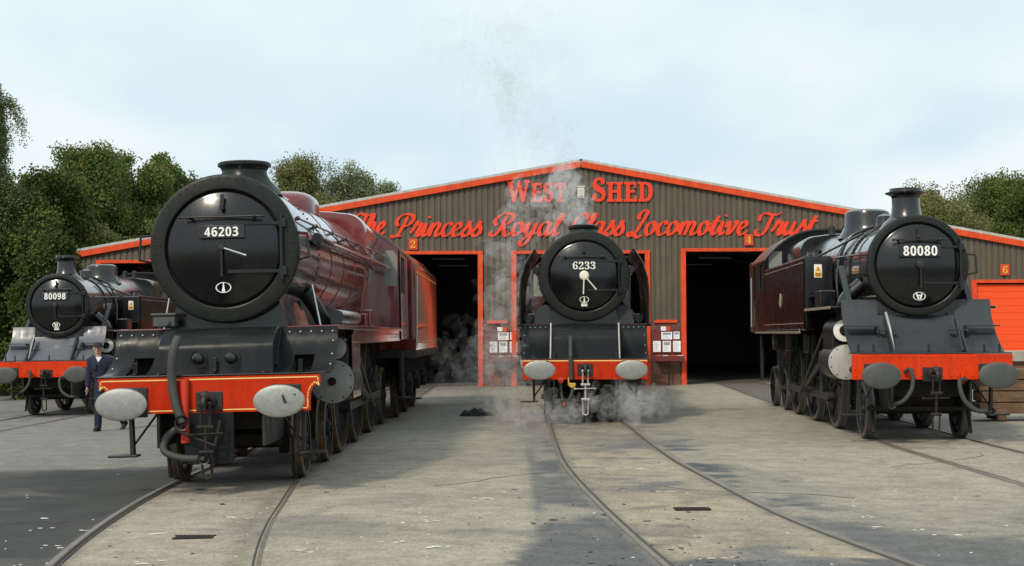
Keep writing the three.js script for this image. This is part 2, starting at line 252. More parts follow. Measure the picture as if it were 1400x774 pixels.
// ---------------------------------------------------------------- ground, rails
{
  const xs = [], zs = [];
  for (const x of [-900, -400, -200, -100, -60, -40, -28, -22]) xs.push(x);
  for (let x = -17; x <= 14.001; x += 0.085) xs.push(x);
  for (const x of [16, 18, 22, 30, 45, 80, 160, 400, 900]) xs.push(x);
  for (const z of [300, 100, 40, 15, 5, 0, -4, -7, -9]) zs.push(z);
  for (let d = 10.2, k = 0; d < 52; d += 0.05 + 0.0035 * (d - 10)) zs.push(-d);
  for (const z of [-56, -62, -70, -80, -95, -120, -160, -240, -400, -800, -1500]) zs.push(z);
  const nx = xs.length, nz = zs.length, pos = new Float32Array(nx * nz * 3), col = new Float32Array(nx * nz * 3), uv = new Float32Array(nx * nz * 2), idx = [];
  const c = [0, 0, 0], blend = (r, g, b, t) => { c[0] = mix(c[0], r, t); c[1] = mix(c[1], g, t); c[2] = mix(c[2], b, t); };
  for (let j = 0; j < nz; j++) for (let i = 0; i < nx; i++) {
    const x = xs[i], z = zs[j], d = -z, o = j * nx + i;
    const xr = x * 0.81 + z * 0.59, zr = z * 0.81 - x * 0.59, n1 = fbm(xr * 0.5 + 3, zr * 0.42 + 8, 4, 201), n2 = fbm(xr * 2.1, zr * 1.8, 4, 211), n3 = fbm(xr * 6, zr * 5, 3, 221), n4 = fbm(xr * 0.5 + 9, zr * 0.7, 5, 231);
    c[0] = 0.405; c[1] = 0.37; c[2] = 0.302;                                                     // pale worn concrete
    const t1 = trackX[0](d), t2l = railX(1, -1, d), t2r = railX(1, 1, d), t2 = (t2l + t2r) / 2, gw = (t2r - t2l) / 2 - 0.7525, t3 = trackX[2](d);
    if (d > 60 || x < -20 || x > 22) { blend(0.1, 0.12, 0.05, 1); }
    else {
      blend(0.26, 0.258, 0.24, sstep(0.2, -0.3, x - (t1 - 0.8)));                                // greyer ground left of the first track
      blend(0.042, 0.043, 0.04, sstep(0.06, -0.06, x - (t1 - 0.79)) * sstep(20.9, 20.3, d + (n2 - 0.5) * 0.7) * (0.88 + 0.24 * n2));   // dark tarmac
      blend(0.42, 0.365, 0.3, 0.75 * sstep(0.8, 0.7, Math.abs(x - t1)));
      blend(0.235, 0.235, 0.225, sstep(23.5, 29, d) * 0.62 * sstep(1.5, -1.5, x));                 // traffic-greyed strip to door two
      blend(0.45, 0.385, 0.28, 0.85 * sstep(0.82, 0.68, Math.abs(x - t2) - gw) * sstep(32, 24, d));    // tan concrete between the rails
      const slurry = [0.125, 0.13, 0.136];
      const left = sstep(-0.12, 0.06, x - mix(0.0, 0.28, sstep(11, 13.4, d)) - (n3 - 0.5) * 0.28) * sstep(0.04, -0.06, x - (t2l - 0.02));
      blend(...slurry, left * sstep(27, 20.5, d) * clamp01(0.12 + 1.0 * sstep(0.36, 0.6, n2 * 0.5 + n4 * 0.5) + 0.7 * sstep(14.5, 12, d)));
      blend(0.17, 0.17, 0.175, 0.85 * sstep(0.09, 0.02, Math.abs(x - 0.27 - 0.03 * Math.sin(d * 0.8)) - 0.02 * n3) * sstep(23.5, 22, d) * sstep(13.6, 15, d));
      const right = sstep(0.0, 0.08, x - t2r) * sstep(0.5 + 0.8 * n1, 0.1, x - t2r - 0.1);
      blend(...slurry, right * sstep(27, 24.5, d) * (0.08 + 1.1 * sstep(0.46, 0.62, n2)) );
      blend(...slurry, sstep(0.02, 0.14, x - t2r) * sstep(0.35, -0.35, d - (13.9 - 0.95 * sstep(2.6, 3.6, x) - 0.5 * sstep(3.2, 4.6, x)) + (n3 - 0.5) * 0.9 + (n2 - 0.5) * 0.8) * 0.95);
      blend(...slurry, sstep(0.8, 0.7, Math.abs(x - t2) - gw) * sstep(0.15, -0.1, d - 11.35 + (n3 - 0.5) * 0.5));
      blend(0.185, 0.185, 0.19, sstep(0.8, 0.7, Math.abs(x - t2) - gw) * sstep(0.55, 0.66, fbm(xr * 1.5 + 5, zr * 1.1, 5, 241)) * sstep(-0.2, 0.35, x - t2 + 0.35) * 0.85);
      blend(0.12, 0.115, 0.11, 0.6 * sstep(0.62, 0.72, n2) * sstep(1.2, 0.4, Math.abs(x - t2 + 0.4)) * sstep(26, 20, d));
      blend(0.2, 0.19, 0.175, 0.75 * sstep(22.2, 23.8, d) * sstep(29.5, 26.5, d) * sstep(1.9, 1.0, Math.abs(x - t2) - gw) * sstep(0.25, 0.6, n2 * 0.5 + n4 * 0.5));
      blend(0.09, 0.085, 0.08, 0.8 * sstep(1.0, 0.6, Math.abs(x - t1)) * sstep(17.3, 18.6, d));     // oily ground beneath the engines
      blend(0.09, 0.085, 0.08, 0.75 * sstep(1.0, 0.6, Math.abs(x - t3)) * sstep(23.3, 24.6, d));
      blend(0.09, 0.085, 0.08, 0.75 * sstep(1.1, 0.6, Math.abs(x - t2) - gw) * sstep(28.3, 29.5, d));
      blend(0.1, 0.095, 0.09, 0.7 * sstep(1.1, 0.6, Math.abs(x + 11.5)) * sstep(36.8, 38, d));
      for (const e of [t1 - 0.72, t1 + 0.72, t2l + 0.03, t2r - 0.03, t3 - 0.72, t3 + 0.72, -12.22, -10.78]) blend(0.16, 0.14, 0.115, 0.4 * sstep(0.12, 0.04, Math.abs(x - e) - 0.04 * n3));
      blend(0.2, 0.19, 0.18, 0.3 * sstep(0.55, 0.75, n1)); blend(0.17, 0.16, 0.15, 0.5 * sstep(0.66, 0.76, n4));
      blend(0.09, 0.085, 0.08, sstep(49, 50.5, d) * 0.7);
      const f = 0.86 + 0.28 * n2 + 0.12 * (n3 - 0.5); c[0] *= f; c[1] *= f; c[2] *= f;
    }
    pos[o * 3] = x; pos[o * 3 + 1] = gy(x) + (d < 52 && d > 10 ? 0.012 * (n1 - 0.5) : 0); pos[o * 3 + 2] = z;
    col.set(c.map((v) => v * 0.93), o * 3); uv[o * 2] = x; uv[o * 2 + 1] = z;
    if (i && j) idx.push(o - nx - 1, o - 1, o - nx, o - nx, o - 1, o);
  }
  const g = new THREE.BufferGeometry();
  g.setAttribute('position', new THREE.BufferAttribute(pos, 3)); g.setAttribute('color', new THREE.BufferAttribute(col, 3)); g.setAttribute('uv', new THREE.BufferAttribute(uv, 2));
  g.setIndex(idx); g.computeVertexNormals();
  put(new THREE.Mesh(g, mat('yard_ground', [1, 1, 1], 0.86, { map: groundTex, bumpMap: groundBump, bumpScale: 0.012, vertexColors: true })), 'ground', scene, { kind: 'structure', label: 'worn concrete and tarmac yard in front of the shed', category: 'ground' });
}
function stripAlong(t, off, w, h, d0, d1, step, y0) {        // a low bar that follows a track
  const p = [], n = Math.ceil((d1 - d0) / step);
  const ring = (d) => { const x = railX(t, Math.sign(off), d) + off - Math.sign(off) * 0.7525, y = gy(x) + y0; return [V(x - w / 2, y - 0.06, -d), V(x - w / 2, y + h - 0.006, -d), V(x - w / 2 + 0.006, y + h, -d), V(x + w / 2 - 0.006, y + h, -d), V(x + w / 2, y + h - 0.006, -d), V(x + w / 2, y - 0.06, -d)]; };
  for (let i = 0; i < n; i++) {
    const a = ring(d0 + (d1 - d0) * i / n), b = ring(d0 + (d1 - d0) * (i + 1) / n);
    for (let k = 0; k < 5; k++) for (const v of [a[k], a[k + 1], b[k], b[k], a[k + 1], b[k + 1]]) p.push(v.x, v.y, v.z);
  }
  const g = new THREE.BufferGeometry(); g.setAttribute('position', new THREE.BufferAttribute(new Float32Array(p), 3)); g.computeVertexNormals(); return g;
}
trackX.forEach((f, t) => { for (const s of [-1, 1]) {
  const faint = t === 0 && s > 0, raise = t === 0 && s < 0 ? 0.035 : faint ? 0.004 : 0.012, d1 = [72, 76, 70, 60][t];
  const r = B().add(stripAlong(t, s * 0.7525, faint ? 0.046 : 0.058, raise, 9.5, d1, 0.4, 0)).build('rail', M.rail, scene, { kind: 'structure' });
  B().add(stripAlong(t, s * 0.707, faint ? 0.018 : 0.034, 0.004, 9.5, d1, 0.4, 0.007)).build('rail_groove', M.groove, r);
} });

// ---------------------------------------------------------------- engine shed
{
  const Z = -49.3, RX = 2.34, RY = 7.5, XL = -14.95, XR = 19.65, SL = (RY - 4.46) / (RX - XL), SR = (RY - 4.3) / (XR - RX);
  const top = (x) => (x < RX ? RY - (RX - x) * SL : RY - (x - RX) * SR), DADO = 2.12, BACK = -80;
  const shed = thing('engine_shed', 'wide olive corrugated engine shed with red verges, red lettering and dark road doors', 'shed', [0, 0, 0]);
  const doors = [[-14.0, -9.6, 4.3], [-5.62, -1.0, 4.56], [0.0, 4.63, 4.56], [5.71, 10.33, 4.62], [15.5, 19.25, 3.52]];
  const openAt = (x) => doors.find((d) => x > d[0] && x < d[1]);
  const sheet = (zf, sill) => {
    const cuts = new Set([XL, XR, RX]); doors.forEach((d) => { cuts.add(d[0]); cuts.add(d[1]); });
    for (let x = XL; x < XR; x += 0.2) for (const k of [0, 0.128, 0.146, 0.182]) cuts.add(Math.min(XR, x + k));
    const a = [...cuts].sort((p, q) => p - q), P = [];
    for (let i = 0; i + 1 < a.length; i++) {
      const x0 = a[i], x1 = a[i + 1]; if (x1 - x0 < 1e-4) continue;
      const o = openAt((x0 + x1) / 2), y0 = o ? o[2] : sill, z0 = zf(x0), z1 = zf(x1);
      for (const [x, y, z] of [[x0, y0, z0], [x1, y0, z1], [x1, top(x1), z1], [x0, y0, z0], [x1, top(x1), z1], [x0, top(x0), z0]]) P.push(x, y, z);
    }
    const g = new THREE.BufferGeometry(); g.setAttribute('position', new THREE.BufferAttribute(new Float32Array(P), 3)); g.computeVertexNormals(); return g;
  };
  const prof = (x) => { const k = ((x - XL) % 0.2 + 0.2) % 0.2; return Z + (k < 0.128 ? 0 : k < 0.146 ? -0.034 * (k - 0.128) / 0.018 : k < 0.182 ? -0.034 : -0.034 * (0.2 - k) / 0.018); };
  B().add(sheet(prof, DADO)).build('wall_cladding', M.clad, shed);
  B().add(sheet(() => Z - 0.18, -0.4)).build('wall_lining', M.cladin, shed);
  // roof sheets, verges
  for (const s of [-1, 1]) {
    const xe = s < 0 ? XL : XR, L = Math.hypot(xe - RX, RY - top(xe)), a = Math.atan2(top(xe) - RY, Math.abs(xe - RX)) * s, cx = (xe + RX) / 2, cy = (RY + top(xe)) / 2;
    B().box(L + 0.3, 0.09, Z + 0.12 - BACK, cx + s * 0.1, cy + 0.1, (Z + 0.12 + BACK) / 2, 0.01, 0, 0, a).build('roof', M.roofsheet, shed);
    B().box(L + 0.25, 0.2, 0.1, cx + s * 0.1, cy - 0.045, Z + 0.075, 0.012, 0, 0, a).build('verge_trim', M.trim, shed);
    B().box(0.2, top(xe) + 0.3, Z - BACK, xe, top(xe) / 2 - 0.2, (Z + BACK) / 2).build('side_wall', M.cladin, shed);
    B().box(0.32, 0.09, Z - BACK, xe + s * 0.2, top(xe) - 0.05, (Z + BACK) / 2).build('gutter', M.trim, shed);
    for (let k = 0; k < 9; k++) { const u = (k + 0.5) / 9; B().box(0.08, 0.18, 29.5, mix(RX, xe, u), mix(RY, top(xe), u) - 0.2, Z - 15.2).build('purlin', M.purlin, shed); }
  }
  B().box(XR - XL, 7.6, 0.2, (XL + XR) / 2, 3.0, BACK + 0.1).build('back_wall', M.cladin, shed);
  for (const z of [-55, -61, -67, -73]) { const b = B(); for (const s of [-1, 1]) { const xe = s < 0 ? XL + 0.3 : XR - 0.3; b.bar(V(xe, top(xe) - 0.45, z), V(RX, RY - 0.5, z), 0.11, 6); b.bar(V(xe, top(xe) - 0.6, z), V(xe, 0, z), 0.13, 6); } b.build('steel_frame', M.purlin, shed); }
  for (const x of [-3.3, 8]) for (const z of [-53, -57, -62, -68]) B().box(1.4, 0.06, 0.14, x + 0.6, 4.95, z).build('strip_lamp', M.white, shed);
  // door frames and the red rail on the dado
  doors.forEach((d, i) => {
    const b = B(), w = 0.17; b.box(w, d[2] + 0.5, 0.12, d[0] + w / 2 - 0.02, d[2] / 2 - 0.25, Z + 0.03).box(w, d[2] + 0.5, 0.12, d[1] - w / 2 + 0.02, d[2] / 2 - 0.25, Z + 0.03).box(d[1] - d[0] - 2 * w + 0.04, 0.11, 0.12, (d[0] + d[1]) / 2, d[2] - 0.055, Z + 0.03);
    b.build('door_frame', M.trim, shed);
  });
  { const sh = B(); for (let y = 0.12; y < 3.4; y += 0.24) sh.box(3.4, 0.236, 0.05, 17.375, y, Z - 0.06, 0.006); sh.build('roller_shutter', M.shutter, shed, { label: 'closed red roller shutter' }); }
  // brick piers
  const R = rng(5), piers = [[-9.6, -5.62], [-1.0, 0.0], [4.63, 5.71], [10.33, 15.5], [XL, -14.0]];
  for (const [x0, x1] of piers) {
    const pier = B().box(x1 - x0 - 0.01, DADO + 0.4, 0.13, (x0 + x1) / 2, DADO / 2 - 0.22, Z - 0.075).build('brick_pier', M.mortar, shed);
    const sets = M.bricks.map(() => B());
    for (let r = 0; r * 0.075 < DADO - 0.02; r++) for (let x = x0 - (r % 2 ? 0.112 : 0); x < x1 - 0.03; x += 0.225) {
      const a = Math.max(x + 0.006, x0 + 0.004), b = Math.min(x + 0.219, x1 - 0.004); if (b - a < 0.03) continue;
      sets[Math.floor(R() * 4)].box(b - a, 0.064, 0.03, (a + b) / 2, r * 0.075 + 0.036, Z - 0.003 + 0.004 * R(), 0.004);
    }
    sets.forEach((s, k) => s.g.length && s.build('brickwork', M.bricks[k], pier, { kind: 'stuff' }));
    B().box(x1 - x0 - 0.3, 0.1, 0.1, (x0 + x1) / 2, DADO + 0.04, Z + 0.03).build('dado_rail', M.trim, shed);
  }
  // WEST SHED in serif capitals
  const caps = (word, x0, x1, yb, big, small) => {
    const adv = [...word].map((ch, i) => { const g = textGeo(ch, serifBold, i ? small : big, 0.02, 0, 0.018); g.computeBoundingBox(); return [g, (g.boundingBox.max.x - g.boundingBox.min.x) * 1.12, g.boundingBox.max.y]; });
    const gap = 0.045, total = adv.reduce((s, q) => s + q[1], 0) + gap * (adv.length - 1), k = (x1 - x0) / total; let x = x0;
    for (const [g, w, h] of adv) { g.scale(1.12 * k, 1, 1); B().add(g, x + w * k / 2, yb + h, Z + 0.03).build('capital_letter', M.letter, shed); x += (w + gap) * k; }
  };
  caps('WEST', -0.17, 1.86, 6.2, 0.72, 0.62); caps('SHED', 2.72, 4.77, 6.2, 0.78, 0.64);
  // the name in brush script
  const G = {
    T: [1.2, [[.08, 1.05], [.12, 1.42], [.42, 1.62], [.8, 1.54], [1.2, 1.5], [1.55, 1.66]], [[1.0, 1.52], [.86, .95], [.75, .35], [.5, 0], [.18, .04], [.08, .34], [.25, .42]]],
    h: [.98, [[.0, .15], [.25, .75], [.45, 1.4], [.38, 1.6], [.26, 1.25], [.2, 0]], [[.2, .45], [.48, .97], [.68, .88], [.64, .3], [.74, .03], [1.0, .25]]],
    e: [.76, [[.0, .25], [.35, .5], [.58, .76], [.45, 1.0], [.2, .85], [.1, .42], [.28, .05], [.5, .05], [.8, .3]]],
    P: [1.35, [[.82, 1.5], [.68, .8], [.52, .22], [.25, -.04], [-.05, .04]], [[.3, .75], [.12, 1.05], [.25, 1.45], [.7, 1.66], [1.2, 1.52], [1.25, 1.1], [.95, .8], [.66, .78]], [[-.05, .04], [.25, .0], [.5, .03], [.78, .06]]],
    r: [.74, [[0, .25], [.22, .75], [.32, 1.1], [.36, .9], [.6, .94], [.6, .8], [.52, .25], [.6, .03], [.82, .25]]],
    i: [.52, [[0, .25], [.22, .98]], [[.26, 1.0], [.2, .3], [.3, .03], [.56, .25]], [[.3, 1.36], [.34, 1.48]]],
    n: [.96, [[0, .25], [.2, .98]], [[.24, 1.0], [.18, .0]], [[.2, .5], [.48, .98], [.68, .88], [.62, .25], [.72, .03], [.98, .25]]],
    m: [1.42, [[0, .25], [.2, .98]], [[.24, 1.0], [.18, .0]], [[.2, .5], [.46, .98], [.62, .88], [.56, .0]], [[.58, .5], [.86, .98], [1.06, .88], [1.0, .25], [1.1, .03], [1.42, .25]]],
    c: [.74, [[.64, .78], [.5, 1.0], [.22, .86], [.1, .42], [.28, .05], [.5, .05], [.8, .3]]],
    s: [.72, [[0, .2], [.28, .68], [.42, 1.1], [.45, .86], [.62, .45], [.48, .06], [.22, .03], [.1, .22]], [[.46, .05], [.76, .28]]],
    R: [1.42, [[.8, 1.5], [.66, .8], [.5, .25], [.25, .0], [.02, .14], [.12, .34]], [[.28, .75], [.1, 1.05], [.25, 1.45], [.7, 1.66], [1.2, 1.54], [1.22, 1.15], [.95, .88], [.68, .84]], [[.72, .84], [.88, .45], [1.02, .08], [1.2, .03], [1.42, .25]]],
    o: [.86, [[.52, 1.0], [.22, .88], [.1, .42], [.3, .03], [.58, .2], [.68, .68], [.5, 1.0], [.56, .84], [.9, .82]]],
    y: [.94, [[0, .25], [.2, .98]], [[.24, 1.0], [.18, .35], [.34, .05], [.58, .3], [.72, .92]], [[.76, 1.0], [.62, .2], [.42, -.5], [.14, -.72], [-.04, -.5], [.24, -.15], [.94, .25]]],
    a: [.96, [[.7, .82], [.5, 1.0], [.22, .86], [.1, .42], [.26, .04], [.5, .12], [.7, .55]], [[.76, 1.0], [.66, .35], [.74, .03], [1.0, .25]]],
    l: [.56, [[0, .2], [.3, .8], [.5, 1.42], [.42, 1.62], [.28, 1.3], [.2, .35], [.32, .03], [.58, .25]]],
    C: [1.1, [[1.02, 1.2], [1.0, 1.5], [.7, 1.62], [.3, 1.3], [.1, .6], [.28, .06], [.65, .02], [1.12, .4]]],
    L: [1.15, [[.62, 1.22], [.46, 1.32], [.52, 1.62], [.78, 1.84], [1.0, 1.72], [.92, 1.3], [.74, .75], [.56, .25], [.36, .0], [.1, -.02], [.02, .14], [.2, .22], [.5, .02], [.78, -.16], [1.05, .02]]],
    o2: [0], t: [.6, [[0, .25], [.25, .9], [.44, 1.42]], [[.44, 1.42], [.24, .3], [.34, .03], [.62, .25]], [[.06, .98], [.64, 1.03]]],
    v: [.9, [[0, .55], [.14, .98], [.26, .82], [.32, .05], [.56, .35], [.7, .9], [.6, 1.0], [.92, .86]]],
    u: [1.02, [[0, .25], [.2, .98]], [[.24, 1.0], [.18, .3], [.34, .03], [.6, .35]], [[.78, 1.0], [.68, .3], [.78, .03], [1.04, .25]]],
  };
  const nib = [Math.cos(0.35), Math.sin(0.35)];
  const glyph = (ch, sx, sy) => {
    const b = B();
    G[ch].slice(1).forEach((st, si) => {
      const cv = new THREE.CatmullRomCurve3(st.map(([x, y]) => V((x + y * 0.3) * sx, y * sy, 0)), false, 'centripetal'), n = st.length * 7, P = [], pts = cv.getPoints(n);
      const ring = pts.map((p, i) => {
        const a = pts[Math.max(0, i - 1)], c = pts[Math.min(n, i + 1)], tx = c.x - a.x, ty = c.y - a.y, l = Math.hypot(tx, ty) || 1, nx = -ty / l, ny = tx / l, end = Math.min(1, (Math.min(i, n - i) + 1.5) / 4);
        const h = (0.018 + 0.056 * Math.abs(nx * nib[0] + ny * nib[1])) * sy / 0.46 * (0.6 + 0.4 * end), z = 0.036 + si * 0.004 + i / n * 0.004;
        return [V(p.x + nx * h, p.y + ny * h, z), V(p.x - nx * h, p.y - ny * h, z), V(p.x - nx * h, p.y - ny * h, 0), V(p.x + nx * h, p.y + ny * h, 0)];
      });
      const quad = (q, r, s, t) => { for (const v of [q, r, s, q, s, t]) P.push(v.x, v.y, v.z); };
      for (let i = 0; i < n; i++) { const p = ring[i], q = ring[i + 1]; quad(p[0], p[1], q[1], q[0]); quad(p[1], p[2], q[2], q[1]); quad(q[0], q[3], p[3], p[0]); }
      quad(ring[0][3], ring[0][2], ring[0][1], ring[0][0]); quad(ring[n][0], ring[n][1], ring[n][2], ring[n][3]);
      const g = new THREE.BufferGeometry(); g.setAttribute('position', new THREE.BufferAttribute(new Float32Array(P), 3)); g.computeVertexNormals(); b.add(g);
    });
    return b;
  };
  const word = (w, px0, px1, yb) => {
    const x0 = (px0 - 700) / 40.57, x1 = (px1 - 700) / 40.57, total = [...w].reduce((s, ch) => s + G[ch][0], 0) + 0.25, sx = (x1 - x0) / total, sy = 0.455; let x = x0;
    for (const ch of w) { const b = glyph(ch, sx, sy); b.g.forEach((g) => g.translate(x, yb, Z + 0.004)); if (ch === 'i') { const dot = B(); dot.g.push(b.g.pop()); dot.build('letter_dot', M.letter, shed); } b.build('script_letter', M.letter, shed); x += G[ch][0] * sx; }
  };
  word('The', 479, 528, 5.1); word('Princess', 534, 661, 5.06); word('Royal', 669, 768, 5.07); word('Class', 778, 856, 5.07); word('Locomotive', 858, 1025, 5.07); word('Trust', 1031, 1117, 5.06);
  // road numbers
  for (const [n, px, py] of [['2', 565, 334], ['4', 1024, 328], ['6', 1374, 369]]) {
    const x = (px - 700) / 40.57, y = 1.75 + (457 + (px - 700) * -0.004 - py) / 40.57;
    const pl = B().box(0.3, 0.38, 0.04, x, y, Z + 0.06, 0.012).build('road_number', M.numplate, shed); digits(n, serifBold, 0.25, 0.2, 0.02, M.signyellow, pl, 'numeral', x, y, Z + 0.078);
  }
  // lamp on the gable
  const lamp = thing('bulkhead_lamp', 'small cream bulkhead lamp box fixed between the two words high on the gable', 'lamp', [2.34, 6.52, Z + 0.02]);
  B().box(0.23, 0.37, 0.12, 0, 0, 0.05, 0.02).build('housing', M.cream, lamp); B().box(0.13, 0.26, 0.05, 0, -0.01, 0.12, 0.02).build('lens', mat('lamp_lens', [0.5, 0.48, 0.38], 0.25), lamp); B().box(0.27, 0.03, 0.17, 0, 0.2, 0.06, 0.006).build('hood', M.cream, lamp);

  // notice boards on the two visible piers
  const noticeTex = (seed) => { const c = document.createElement('canvas'); c.width = 128; c.height = 180; const g = c.getContext('2d'), r = rng(seed); g.fillStyle = '#eef1f3'; g.fillRect(0, 0, 128, 180); g.fillStyle = '#8b9399'; if (seed % 2) { g.fillRect(14, 14, 100, 60); } for (let y = seed % 2 ? 88 : 18; y < 165; y += 10) g.fillRect(14, y, 60 + 40 * r(), 4); const t = new THREE.CanvasTexture(c); t.colorSpace = THREE.SRGBColorSpace; t.magFilter = THREE.LinearFilter; return t; };
  const papers = [1, 2, 3].map((s) => mat('printed_paper', [1, 1, 1], 0.6, { map: noticeTex(s) }));
  for (const [px, lab] of [[912, 'maroon notice board with white sheets on the brick pier right of the middle locomotive'], [689, 'maroon notice board with white sheets behind the steam, left of the middle locomotive']]) {
    const x = (px - 700) / 40.57, nb = thing('notice_board', lab, 'notice board', [x, 0, Z + 0.02]);
    B().box(1.04, 0.82, 0.03, 0, 1.5, 0.03).build('backboard', M.board, nb);
    const sh = (w, h, u, v, m) => { const g = new THREE.BoxGeometry(w, h, 0.012); return put(new THREE.Mesh(g, m), 'notice_sheet', nb).position.set(u, v, 0.055); };
    sh(0.36, 0.25, -0.03, 1.68, papers[0]); sh(0.2, 0.25, 0.3, 1.69, papers[2]); sh(0.25, 0.36, -0.36, 1.32, papers[1]); sh(0.27, 0.36, -0.03, 1.32, papers[0]); sh(0.25, 0.36, 0.31, 1.32, papers[1]);
    sh(0.17, 0.14, -0.14, 1.92, M.paper); sh(0.14, 0.14, 0.02, 1.92, M.trim);
    const table = thing('display_table', px > 800 ? 'dark folding table with leaflets below the right notice board' : 'dark folding table with leaflets behind the steam below the left notice board', 'table', [x, 0, Z + 0.3]);
    B().box(1.0, 0.05, 0.36, 0.02, 0.98, 0).build('tabletop', M.board, table); B().box(1.0, 0.13, 0.02, 0.02, 0.89, 0.18).build('fascia', M.board, table);
    B().cyl(0.025, 0.025, 0.95, 0.02, 0.48, 0, 'y', 8).build('pedestal', M.dull, table);
    B().box(0.5, 0.03, 0.06, 0.02, 0.02, 0).box(0.06, 0.03, 0.34, 0.02, 0.025, 0).build('foot', M.dull, table);
    for (let k = 0; k < 4; k++) B().box(0.17, 0.018, 0.22, -0.34 + k * 0.24, 1.014, 0.03, 0.004, 0, 0.1 * (k - 2), 0).build(k % 2 ? 'leaflet_stack' : 'booklet', k % 2 ? M.paper : M.shutter, table);
  }
  // dock wall with coping in front of the shutter, timber beyond the right-hand engine
  const dock = thing('dock_wall', 'low brick wall with pale concrete coping below the red shutter', 'wall', [17.2, 0.05, -43]);
  B().box(9, 1.0, 0.3, 0, 0.4, -0.05).build('wall_core', M.mortar, dock);
  B().box(9.1, 0.32, 0.55, 0, 1.0, 0, 0.03).build('coping', M.concrete, dock);
  { const b = B(), r2 = rng(9); for (let r = 0; r < 11; r++) for (let x = -4.5 + (r % 2) * 0.11; x < 4.4; x += 0.225) b.box(0.213, 0.066, 0.03, x + 0.1, r * 0.075 + 0.04, 0.11 + 0.004 * r2(), 0.004); b.build('brickwork', M.bricks[1], dock, { kind: 'stuff' }); }
  const st = thing('timber_stack', 'stack of weathered brown timber baulks on bearers behind the right-hand engine', 'timber stack', [10.15, gy(10), -27.6], -0.05);
  const r3 = rng(12);
  for (let r = 0; r < 4; r++) for (let k = 0; k < 3; k++) B().box(2.6 + 0.2 * r3(), 0.2, 0.24, 0.1 * (r3() - 0.5), 0.24 + r * 0.212, -k * 0.27 + 0.02 * (r3() - 0.5), 0.02, 0, 0.01 * (r3() - 0.5), 0).build('timber_baulk', M.timber, st);
  for (const x of [-0.95, 0.2, 1.0]) B().box(0.16, 0.12, 0.85, x, 0.07, -0.27, 0.015).build('bearer', M.timber, st);
}

// things lying in the yard
function grate(x, d, n, label) {
  const t = thing('drain_grate', label, 'drain grate', [x, gy(x) + 0.006, -d]);
  B().box(0.36, 0.012, 0.02, 0, 0.004, 0.08, 0.003).box(0.36, 0.012, 0.02, 0, 0.004, -0.08, 0.003).build('frame', M.dirty, t);
  B().box(0.34, 0.006, 0.15, 0, 0.001, 0).build('pit', M.soot, t);
  for (let k = 0; k < n; k++) B().box(0.018, 0.012, 0.14, -0.15 + k * 0.3 / (n - 1), 0.009, 0, 0.003, 0, 0.35, 0).build('bar', M.dirty, t);
}
grate(-2.83, 13.05, 8, 'small rusty drain grate between the rails ahead of the red locomotive');
grate(1.78, 14.6, 11, 'small drain grate between the rails ahead of the steaming locomotive');
{
  const t = thing('crumpled_sheet', 'crumpled dark cloth lying on the ground in front of the second shed door', 'cloth', [-0.8, gy(-0.8), -31.6]);
  const g = new THREE.SphereGeometry(1, 40, 20), p = g.attributes.position;
  for (let i = 0; i < p.count; i++) { const x = p.getX(i), y = p.getY(i), z = p.getZ(i), n = fbm(x * 3 + 4, z * 3 + y + 7, 4, 301); p.setXYZ(i, x * 0.33 * (0.7 + 0.6 * n), Math.max(0, y) * 0.22 * (0.25 + 1.1 * n * n * (1 - 0.5 * x)), z * 0.3 * (0.7 + 0.6 * n)); }
  g.computeVertexNormals(); B().add(g).build('cloth_heap', M.tarp, t);
}
